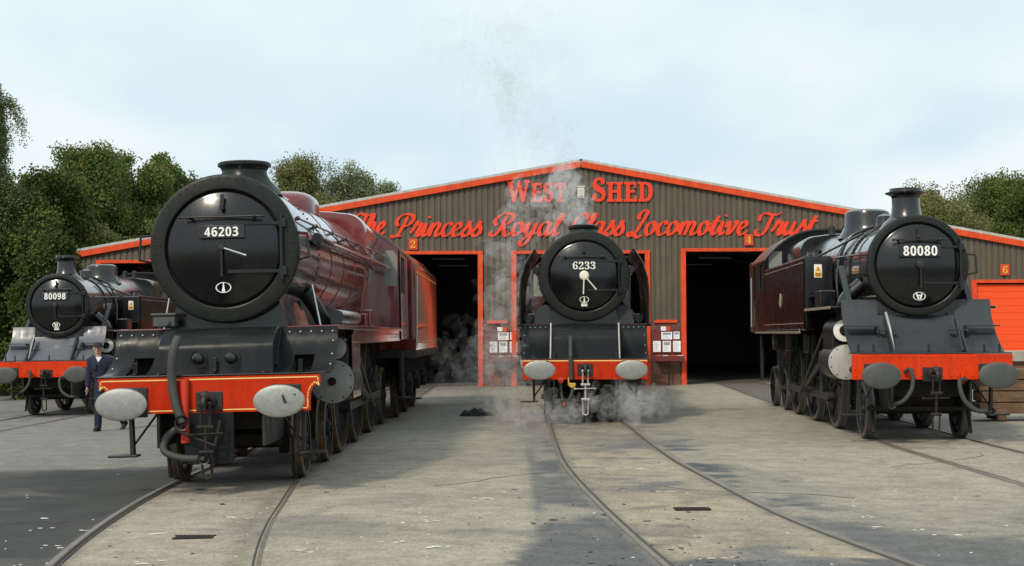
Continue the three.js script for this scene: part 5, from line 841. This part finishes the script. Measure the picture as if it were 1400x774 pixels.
// ---------------------------------------------------------------- person
function blobMesh(bones, cell, k = 0.02, pad = 0.04) {      // bones: [a, b, ra, rb]; one smooth surface round tapered capsules
  const lo = V(1e9, 1e9, 1e9), hi = V(-1e9, -1e9, -1e9);
  for (const [a, b, ra, rb] of bones) for (const [p, r] of [[a, ra], [b, rb]]) { lo.min(p.clone().subScalar(r + pad)); hi.max(p.clone().addScalar(r + pad)); }
  const c = lo.clone().add(hi).multiplyScalar(0.5), half = Math.max(hi.x - lo.x, hi.y - lo.y, hi.z - lo.z) / 2, n = Math.min(150, Math.ceil(2 * half / cell) + 4);
  const mc = new MarchingCubes(n, new THREE.MeshStandardMaterial(), false, false, 400000), f = mc.field, s = n, q = V(0, 0, 0), ab = V(0, 0, 0), ap = V(0, 0, 0);
  for (let z = 0; z < s; z++) for (let y = 0; y < s; y++) for (let x = 0; x < s; x++) {
    q.set((x - s / 2) / (s / 2) * half + c.x, (y - s / 2) / (s / 2) * half + c.y, (z - s / 2) / (s / 2) * half + c.z);
    let d = 9; const out = q.x < lo.x || q.x > hi.x || q.y < lo.y || q.y > hi.y || q.z < lo.z || q.z > hi.z;
    if (!out) for (const [a, b, ra, rb, sq] of bones) { ab.subVectors(b, a); ap.subVectors(q, a); const t = clamp01(ap.dot(ab) / Math.max(1e-9, ab.lengthSq())); ap.addScaledVector(ab, -t); if (sq) ap.divide(sq); const e = ap.length() - mix(ra, rb, t), h = clamp01(0.5 + 0.5 * (d - e) / k); d = mix(d, e, h) - k * h * (1 - h); }
    f[z * s * s + y * s + x] = -d;
  }
  mc.isolation = 0; mc.update();
  const cnt = mc.count ?? mc.geometry.drawRange.count, g = new THREE.BufferGeometry();
  g.setAttribute('position', new THREE.BufferAttribute(mc.positionArray.slice(0, cnt * 3), 3)); g.setAttribute('normal', new THREE.BufferAttribute(mc.normalArray.slice(0, cnt * 3), 3));
  g.scale(half, half, half); g.translate(c.x, c.y, c.z); g.computeVertexNormals();
  const gn = g.attributes.normal, na = mc.normalArray; for (let i = 0; i < cnt; i++) gn.setXYZ(i, na[i * 3], na[i * 3 + 1], na[i * 3 + 2]);
  return g;
}
{
  const d = 29.9, x = (139 - 700) / 2000 * d, t = thing('person', 'person in navy overalls and dark cap striding past the nearest locomotive\'s left buffer', 'person', [x, gy(x), -d], 0.12);
  // joints: walking towards the camera and the picture's left, one leg trailing
  const hip = V(0.06, 0.93, -0.02), chest = V(-0.02, 1.36, 0.02), neck = V(-0.05, 1.52, 0.03), head = V(-0.07, 1.67, 0.05);
  const hL = V(-0.03, 0.92, 0), hR = V(0.15, 0.92, -0.02), kL = V(-0.04, 0.5, 0.13), aL = V(-0.05, 0.09, 0.09), kR = V(0.26, 0.51, -0.05), aR = V(0.42, 0.14, -0.3);
  const sL = V(-0.21, 1.42, 0.0), sR = V(0.16, 1.43, 0.02), eL = V(-0.26, 1.14, -0.03), wL = V(-0.27, 0.9, 0.06), eR = V(0.24, 1.16, 0.02), wR = V(0.22, 0.95, 0.16);
  const sqT = V(1.28, 1, 0.86);
  // bare body: head, neck, arms, hands are one surface
  const hand = (w, s) => { const b = [[w, w.clone().add(V(s * 0.005, -0.08, 0.02)), 0.03, 0.036, V(0.6, 1, 1.05)]], tip = [0.075, 0.085, 0.08, 0.06]; for (let k = 0; k < 4; k++) { const r = w.clone().add(V(s * 0.004, -0.085, 0.045 - k * 0.02)), m = r.clone().add(V(-s * 0.004, -tip[k] * 0.5, 0.006)), e = m.clone().add(V(-s * 0.016, -tip[k] * 0.45, 0.0)); b.push([r, m, 0.0098, 0.009], [m, e, 0.009, 0.0078]); } const th = w.clone().add(V(0, -0.03, 0.04)), tm = th.clone().add(V(-s * 0.01, -0.035, 0.03)); b.push([w.clone().add(V(0, -0.02, 0.02)), th, 0.016, 0.014], [th, tm, 0.013, 0.011], [tm, tm.clone().add(V(-s * 0.008, -0.035, 0.006)), 0.011, 0.009]); return b; };
  const bodyG = [blobMesh([[chest, neck, 0.1, 0.058], [neck, head.clone().add(V(0, -0.05, 0)), 0.056, 0.058], [sL, eL, 0.05, 0.042], [eL, wL, 0.04, 0.03], [sR, eR, 0.05, 0.042], [eR, wR, 0.04, 0.03], [hip, chest, 0.12, 0.12]], 0.013, 0.03),
    blobMesh([[head.clone().add(V(0, 0.03, -0.012)), head.clone().add(V(0, 0.03, 0.012)), 0.088, 0.083, V(0.9, 1.08, 1)], [head.clone().add(V(0, -0.06, 0.035)), head.clone().add(V(0, -0.075, 0.05)), 0.048, 0.034], [head.clone().add(V(0, 0.012, 0.1)), head.clone().add(V(0, -0.018, 0.117)), 0.01, 0.014], [head.clone().add(V(-0.03, 0.028, 0.082)), head.clone().add(V(0.03, 0.028, 0.082)), 0.012, 0.012], [head.clone().add(V(-0.018, -0.048, 0.09)), head.clone().add(V(0.018, -0.048, 0.09)), 0.008, 0.008], ...[-1, 1].map((s) => [head.clone().add(V(s * 0.08, 0.02, 0)), head.clone().add(V(s * 0.084, -0.015, 0.005)), 0.016, 0.012]), [head.clone().add(V(0, -0.06, 0)), neck, 0.052, 0.056]], 0.005, 0.012),
    blobMesh(hand(wL, 1), 0.0045, 0.006, 0.012), blobMesh(hand(wR, -1), 0.0045, 0.006, 0.012)];
  const bb = B(); bodyG.forEach((g) => bb.add(g)); bb.build('body', M.skin, t);
  const eyes = B(); for (const s of [-1, 1]) eyes.add(new THREE.SphereGeometry(0.011, 10, 8), head.x + s * 0.031, head.y + 0.012, head.z + 0.079); eyes.build('eyes', M.soot, t);
  const hairB = [[head.clone().add(V(0, 0.04, -0.035)), head.clone().add(V(0, -0.03, -0.055)), 0.078, 0.06, V(1.02, 1, 0.9)]]; B().add(blobMesh(hairB, 0.008, 0.01)).build('hair', M.leather, t);
  const suit = blobMesh([[hip, chest, 0.145, 0.15, sqT], [chest, chest.clone().add(V(-0.005, 0.08, 0)), 0.15, 0.12, sqT], [sL, sR, 0.082, 0.082], [sL, eL, 0.075, 0.062], [eL, wL.clone().lerp(eL, 0.08), 0.06, 0.05], [sR, eR, 0.075, 0.062], [eR, wR.clone().lerp(eR, 0.08), 0.06, 0.05], [hL, kL, 0.108, 0.082], [kL, aL, 0.08, 0.072], [hR, kR, 0.108, 0.082], [kR, aR, 0.08, 0.07]], 0.013, 0.035);
  { const p = suit.attributes.position; for (let i = 0; i < p.count; i++) { const a = p.getX(i), b = p.getY(i), c = p.getZ(i), n = (fbm(a * 14 + 5, b * 7 + c * 9, 3, 401) - 0.5) * 0.022; const m = suit.attributes.normal; p.setXYZ(i, a + m.getX(i) * n, b + m.getY(i) * n, c + m.getZ(i) * n); } }
  const su = B().add(suit).build('overalls', M.navy, t);
  B().box(0.07, 0.1, 0.012, chest.x + 0.1, 1.3, 0.165, 0.004, 0, 0.3, 0).box(0.075, 0.1, 0.012, chest.x - 0.1, 1.3, 0.162, 0.004, 0, -0.3, 0).build('pocket', M.navy, su);
  B().ext([[-0.065, 0.03], [0.065, 0.03], [0.0, -0.1]], 0.03, neck.x + 0.01, neck.y - 0.05, neck.z + 0.065, -0.5, 0, 0, [], 0.005).build('shirt_collar', M.shirt, t);
  const cp = B(); cp.add(new THREE.SphereGeometry(0.1, 28, 14, 0, 2 * PI, 0, PI / 2).scale(0.98, 0.86, 1.08), head.x, head.y + 0.055, head.z - 0.004); cp.ext([[-0.085, 0], [-0.075, 0.05], [-0.045, 0.085], [0, 0.098], [0.045, 0.085], [0.075, 0.05], [0.085, 0]], 0.012, head.x, head.y + 0.07, head.z + 0.06, PI / 2 + 0.2, 0, 0, [], 0.003).cyl(0.098, 0.099, 0.03, head.x, head.y + 0.06, head.z, 'y', 28); cp.build('cap', M.cap, t);
  for (const [a, rx, ry] of [[aL, 0, -0.25], [aR, 0.5, -0.2]]) { const bt = blobMesh([[V(0, 0.05, -0.03), V(0, 0.0, 0.03), 0.052, 0.048], [V(0, -0.035, -0.04), V(0, -0.04, 0.14), 0.042, 0.036, V(1.1, 0.9, 1)]], 0.008, 0.02); B().add(bt, a.x, a.y, a.z, rx, ry, 0).box(0.085, 0.02, 0.26, a.x, a.y - 0.078 + (rx ? 0.01 : 0), a.z + 0.05, 0.006, rx, ry, 0).build('boot', M.leather, t); }
}

// ---------------------------------------------------------------- trees
const leafClump = (n, spread, size, seed) => {
  const R = rng(seed), P = [];
  for (let i = 0; i < n; i++) {
    const c = V(R() - 0.5, R() - 0.5, R() - 0.5).multiplyScalar(2 * spread), e = new THREE.Euler(R() * 6, R() * 6, R() * 6), L = size * (0.7 + 0.6 * R()), W = L * 0.42;
    const q = [V(0, 0, 0), V(W, L * 0.45, W * 0.3), V(0, L, 0), V(-W, L * 0.45, W * 0.3)].map((v) => v.applyEuler(e).add(c));
    for (const v of [q[0], q[1], q[2], q[0], q[2], q[3]]) P.push(v.x, v.y, v.z);
  }
  const g = new THREE.BufferGeometry(); g.setAttribute('position', new THREE.BufferAttribute(new Float32Array(P), 3)); g.computeVertexNormals();
  return g;
};
const clumps = [leafClump(30, 0.28, 0.115, 1), leafClump(30, 0.32, 0.1, 2), leafClump(26, 0.25, 0.13, 3)];
const dummy = new THREE.Object3D(), tint = new THREE.Color();
function crown(parent, spots, geo, colors, R) {
  const m = new THREE.InstancedMesh(geo, M.leaf, spots.length);
  spots.forEach(([p, s, shade], i) => { dummy.position.copy(p); dummy.rotation.set(R() * 6, R() * 6, R() * 6); dummy.scale.setScalar(s); dummy.updateMatrix(); m.setMatrixAt(i, dummy.matrix); const c = colors[Math.floor(R() * colors.length)], v = 1.36 * shade * (0.85 + 0.3 * R()); m.setColorAt(i, tint.setRGB(c[0] * v, c[1] * v, c[2] * v)); });
  return put(m, 'crown', parent, { kind: 'stuff' });
}
function tree({ name = 'broadleaf_tree', label, x, z, h, w, low = 0.12, n = 3200, colors, seed, clump = 0, size = 1, group, top = 0.5, loose = 0.5 }) {
  const R = rng(seed), t = thing(name, label, 'tree', [x, gy(x) - 0.05, z], 0, group), tb = B(), blobs = [];
  const lean = V((R() - 0.5) * 0.06 * h, 0, (R() - 0.5) * 0.06 * h), at = (u) => V(lean.x * u * u + 0.08 * Math.sin(u * 5 + seed), u * h * 0.86, lean.z * u * u);
  for (let k = 0; k < 7; k++) { const a = at(k / 7), b = at((k + 1) / 7), r = 0.022 * h * (1 - k / 7.6) + 0.02, g = new THREE.CylinderGeometry(r * 0.86, r, a.distanceTo(b) * 1.04, 9); g.applyQuaternion(new THREE.Quaternion().setFromUnitVectors(V(0, 1, 0), b.clone().sub(a).normalize())); const m = a.clone().add(b).multiplyScalar(0.5); tb.add(g, m.x, m.y, m.z); }
  const lb = B(), N = 16 + Math.floor(w * 2);
  for (let k = 0; k < N; k++) {
    const u = low + (1 - low) * (k + R()) / N, a = at(Math.min(0.97, Math.max(0.12, u - 0.1))), az = R() * 2 * PI, prof = Math.pow(Math.sin(PI * Math.min(0.93, Math.max(0.12, (u - low * 0.6) / (1 - low * 0.6) * (1 - top * 0.3) + 0.28 * top))), 0.6);
    const L = w / 2 * prof * (0.55 + 0.55 * R()), tip = a.clone().add(V(Math.cos(az) * L, h * (0.04 + 0.09 * R()), Math.sin(az) * L)), mid = a.clone().lerp(tip, 0.55).add(V(0, 0.03 * h * R(), 0));
    const r = 0.006 * h * (1.1 - 0.6 * u); lb.bar(a, mid, r, 6).bar(mid, tip, r * 0.55, 5);
    blobs.push([tip, (0.16 + 0.09 * R()) * w * (0.7 + 0.5 * prof)]); blobs.push([mid, 0.17 * w]);
    for (let j = 0; j < 2; j++) { const q = mid.clone().lerp(tip, R()).add(V(R() - 0.5, R() * 0.7, R() - 0.5).multiplyScalar(w * 0.26)); lb.bar(mid.clone().lerp(tip, 0.4), q, r * 0.4, 5); blobs.push([q, (0.1 + 0.08 * R()) * w]); }
  }
  blobs.push([at(1).add(V(0, 0.05 * h, 0)), 0.1 * w]);
  const tr = tb.build('trunk', M.bark, t); lb.build('limbs', M.bark, tr);
  const vol = blobs.map((b) => b[1] ** 2), sum = vol.reduce((a, b) => a + b, 0), spots = []; n *= 1.9;
  while (spots.length < n) {
    let p = R() * sum, i = 0; while (p > vol[i] && i < blobs.length - 1) p -= vol[i++];
    const [c, r] = blobs[i], v = V(R() - 0.5, R() - 0.5, R() - 0.5).normalize().multiplyScalar(r * (loose + (1.08 - loose) * R())); v.y *= 0.8; const q = c.clone().add(v);
    if (fbm(q.x * 0.9 + seed, q.y * 0.9 + q.z * 0.7, 3, 500 + seed) < 0.36) continue; if (q.y < 0.1) continue;
    spots.push([q, size * (0.75 + 0.5 * R()), 0.78 + 0.4 * vnoise(q.x * 0.7, q.y * 0.7 + q.z, seed)]);
  }
  crown(t, spots, clumps[clump], colors, R); return t;
}
const dark = [[0.05, 0.078, 0.018], [0.062, 0.094, 0.022], [0.043, 0.066, 0.018], [0.082, 0.1, 0.028]];
const mid = [[0.075, 0.115, 0.028], [0.098, 0.13, 0.036], [0.062, 0.098, 0.026], [0.12, 0.13, 0.042]];
const olive = [[0.12, 0.14, 0.046], [0.15, 0.15, 0.055], [0.1, 0.12, 0.042], [0.165, 0.15, 0.065]];
const grey = [[0.16, 0.19, 0.095], [0.13, 0.165, 0.08], [0.19, 0.205, 0.115], [0.13, 0.145, 0.08]];
const W2 = (px, d) => (px - 700) / 2000 * d;
let sd = 40;
const T = (label, px, d, topPy, wpx, o) => tree({ label, x: W2(px, d), z: -d, h: (1.75 + (459 - topPy) / 2000 * d) * 1.0, w: wpx / 2000 * d, seed: sd++, ...o });
T('very dark bushy tree at the far left edge behind the leftmost tank locomotive', 5, 50, 235, 150, { colors: dark, low: 0.02, n: 5200, top: 0.2 });
T('dark green tree rising directly behind the chimney of the leftmost locomotive', 80, 53, 215, 150, { colors: dark, low: 0.02, n: 5200, top: 0.3 });
T('low dark bush left of the shed\'s end, right behind the leftmost tank locomotive', 62, 47, 315, 120, { colors: dark, low: 0.02, n: 3200, top: 0.1, name: 'leafy_bush' });
T('olive-tinged low bush beside the shed\'s left end', 118, 54, 285, 90, { colors: olive, low: 0.02, n: 2600, top: 0.1, name: 'leafy_bush' });
T('broad mid-green tree with a rounded top left of the red locomotive\'s chimney', 128, 66, 180, 190, { colors: mid, low: 0.05, n: 5200, top: 0.2 });
T('green tree between the rounded tree and the red locomotive\'s smokebox', 192, 70, 192, 160, { colors: mid, low: 0.05, n: 4600, top: 0.25 });
T('loose tall green tree just left of the red locomotive\'s chimney', 226, 80, 185, 120, { colors: mid, low: 0.1, n: 3000, top: 0.5, loose: 0.2, clump: 2 });
T('small pale tree thinning out beside the red locomotive\'s chimney', 266, 96, 222, 80, { colors: grey, low: 0.1, n: 1100, top: 0.7, loose: 0.1, clump: 1 });
T('pale olive tree right behind the red locomotive\'s chimney', 402, 92, 190, 125, { colors: olive, low: 0.08, n: 3400, top: 0.6, loose: 0.25, clump: 1 });
T('grey-green willow-like tree right of the pale olive one, above the shed roof', 472, 95, 202, 118, { colors: grey, low: 0.08, n: 3200, top: 0.6, loose: 0.25, clump: 1 });
T('small grey-green tree sloping down to the shed\'s roof edge', 522, 99, 232, 92, { colors: grey, low: 0.08, n: 2400, top: 0.6, loose: 0.2, clump: 1 });
T('tiny tree top just showing over the shed roof', 556, 112, 252, 70, { colors: olive, low: 0.1, n: 900, top: 0.5, clump: 1 });
T('rounded dark tree filling in behind the red locomotive\'s dome', 436, 108, 228, 170, { colors: olive, low: 0.08, n: 3000, top: 0.3 });
T('olive bushy tree right of the right-hand locomotive\'s chimney', 1295, 86, 250, 150, { colors: olive, low: 0.05, n: 3400, top: 0.3, clump: 1, loose: 0.3 });
T('dark green tree behind the olive one, over the shed\'s right end', 1365, 90, 232, 150, { colors: mid, low: 0.05, n: 4200, top: 0.35 });
T('tall dark tree cut by the right edge of the picture', 1425, 84, 212, 120, { colors: dark, low: 0.05, n: 3600, top: 0.5 });
{ // weeping birch at the left edge
  const d = 49, x = W2(-34, d), R = rng(91), t = thing('weeping_birch', 'tall weeping birch with hanging sprays at the far left edge', 'tree', [x, gy(x) - 0.05, -d]), tb = B(), lb = B(), spots = [], H = 11.3;
  for (let k = 0; k < 7; k++) tb.bar(V(0.12 * Math.sin(k), k * H * 0.9 / 7, 0), V(0.12 * Math.sin(k + 1), (k + 1) * H * 0.9 / 7, 0), 0.16 * (1 - k / 8) + 0.02, 9);
  for (let k = 0; k < 34; k++) {
    const u = 0.42 + 0.58 * k / 34, a = V(0.1, u * H * 0.88, 0), az = R() * 2 * PI, L = (0.5 + 0.9 * R()) * (1.35 - 0.75 * u) * 1.25, tip = a.clone().add(V(Math.cos(az) * L, 0.5 + 0.5 * R(), Math.sin(az) * L));
    lb.bar(a, tip, 0.025, 5);
    for (let j = 0; j < 7; j++) { let p = a.clone().lerp(tip, 0.35 + 0.65 * R()); const len = 0.8 + 1.6 * R(), n = 16; const ox = (R() - 0.5) * 0.8, oz = (R() - 0.5) * 0.8, p0 = p.clone(); for (let i = 0; i < n; i++) { const v = i / n, q = p0.clone().add(V(ox * Math.sqrt(v) + 0.35 * v, 0.12 * Math.sin(v * 3) - len * v * v, oz * Math.sqrt(v))); if (R() < 0.86) spots.push([q, 0.42 + 0.3 * R(), 0.8 + 0.4 * R()]); if (i % 4 === 3) { lb.bar(p, q, 0.006, 4); p = q; } } }
  }
  const tr = tb.build('trunk', M.birchbark, t); lb.build('limbs', M.bark, tr); crown(t, spots, clumps[1], grey.concat(mid), R);
}

// ---------------------------------------------------------------- steam and smoke of the middle engine
{
  // vapour: many faint, ragged, open shells that drift through one another
  const R = rng(123), gauss = () => Math.sqrt(-2 * Math.log(1 - R() * 0.9999)) * Math.cos(2 * PI * R());
  const shell = (seed) => { const g = new THREE.IcosahedronGeometry(1, 4), p = g.attributes.position, P = []; const v = [V(0, 0, 0), V(0, 0, 0), V(0, 0, 0)]; for (let i = 0; i < p.count; i += 3) { for (let k = 0; k < 3; k++) { v[k].fromBufferAttribute(p, i + k); } if (v[0].z + v[1].z + v[2].z < -0.1) continue; for (const q of v) { const n = 0.35 + 1.3 * fbm(q.x * 1.7 + seed * 3, q.y * 1.7 + q.z * 1.4 + 9, 4, seed); P.push(q.x * n, q.y * n, q.z * n); } } const o = new THREE.BufferGeometry(); o.setAttribute('position', new THREE.BufferAttribute(new Float32Array(P), 3)); o.setAttribute('normal', new THREE.BufferAttribute(new Float32Array(P).map((_, i) => { const b = i - i % 3, l = Math.hypot(P[b], P[b + 1], P[b + 2]); return P[i] / l; }), 3)); return o; };
  const shells = [shell(1), shell(2), shell(3), shell(4)];
  const cloud = (name, label, puffs, seed, material, boost = 1) => {
    shells.forEach((geo, si) => {
      const spots = [];
      for (const [px, py, d, rx, ry, lam, r0] of puffs) {
        const c = V(W2(px, d), 1.75 + (457 + (px - 700) * -0.004 - py) / 2000 * d, -d), sx = rx / 2000 * d * 0.55, sy = ry / 2000 * d * 0.55, n = Math.ceil(boost * lam * 2 * PI * sx * sy / (PI * r0 * r0 * 0.95) / 4);
        for (let k = 0, guard = 0; k < n && guard < n * 30; guard++) {
          const q = V(c.x + gauss() * sx, c.y + gauss() * sy, c.z + gauss() * Math.min(sx, 0.6)), s = r0 * (0.45 + 1.15 * R() * R() + 0.2 * R()); if (q.y < s * 0.35) continue;
          if (fbm(q.x * 1.2 + seed, q.y * 0.9 + q.z + 20, 4, seed) < (material === M.haze ? 0.22 + 0.26 * R() : 0.3 + 0.34 * R())) continue;
          spots.push([q, s]); k++;
        }
      }
      const m = new THREE.InstancedMesh(geo, material, spots.length);
      spots.forEach(([q, s], i) => { dummy.position.copy(q); dummy.rotation.set(R() * 6, R() * 6, R() * 6); dummy.scale.set(s * (0.8 + 0.5 * R()), s * (0.7 + 0.5 * R()), s); dummy.updateMatrix(); m.setMatrixAt(i, dummy.matrix); });
      let o = group[name]; if (!o) { o = group[name] = new THREE.Group(); o.name = numbered(name); o.userData = { kind: 'stuff', label, category: 'vapour' }; scene.add(o); }
      put(m, 'wisp', o, { kind: 'stuff' });
    });
  };
  const group = {};
  cloud('steam', 'white steam drifting low around the middle locomotive and up its left side', [
    [850, 552, 27.0, 50, 26, 5, 0.13], [872, 545, 27.2, 26, 20, 3, 0.11], [815, 560, 27.2, 56, 18, 4, 0.12], [760, 568, 27.3, 44, 16, 3.5, 0.12],
    [704, 545, 29, 44, 40, 5, 0.15], [692, 490, 31, 30, 60, 5, 0.15], [688, 425, 34, 24, 56, 4, 0.16], [684, 350, 36, 22, 56, 2, 0.17], [716, 390, 33, 16, 76, 3, 0.13], [655, 500, 38, 44, 40, 4, 0.18], [720, 574, 27.6, 60, 10, 3, 0.11], 
  ], 601, M.steam, 1.9);
  cloud('chimney_steam', 'grey-white steam leaving the middle locomotive\'s chimney and crossing the gable', [
    [793, 300, 30.6, 14, 18, 5, 0.09], [785, 276, 31, 20, 26, 6, 0.1], [772, 256, 31.4, 28, 26, 6, 0.12], [748, 262, 31.6, 40, 26, 4, 0.14], [775, 235, 31.4, 22, 20, 4, 0.13], [760, 308, 33, 30, 24, 2.5, 0.14], [725, 285, 32, 40, 34, 2, 0.18],
  ], 611, M.plume, 1.35);
  cloud('smoke', 'very thin grey smoke plume spreading up the sky above the shed ridge', [
    [770, 230, 31.5, 26, 28, 3, 0.16], [748, 198, 32, 36, 42, 3.6, 0.22], [716, 150, 32.6, 44, 56, 3.4, 0.28], [690, 105, 33.2, 52, 60, 3, 0.34], [662, 60, 34, 62, 54, 2.2, 0.38],
  ], 617, M.haze, 1.75);
  cloud('drifting_steam', 'faint steam drifting across the dark second doorway towards the red tender', [
    [640, 502, 40, 40, 32, 4, 0.14], [618, 488, 42, 34, 36, 3, 0.14], [668, 470, 38, 26, 60, 4, 0.14],
  ], 623, M.haze, 1.5);
}

renderer.render(scene, camera);
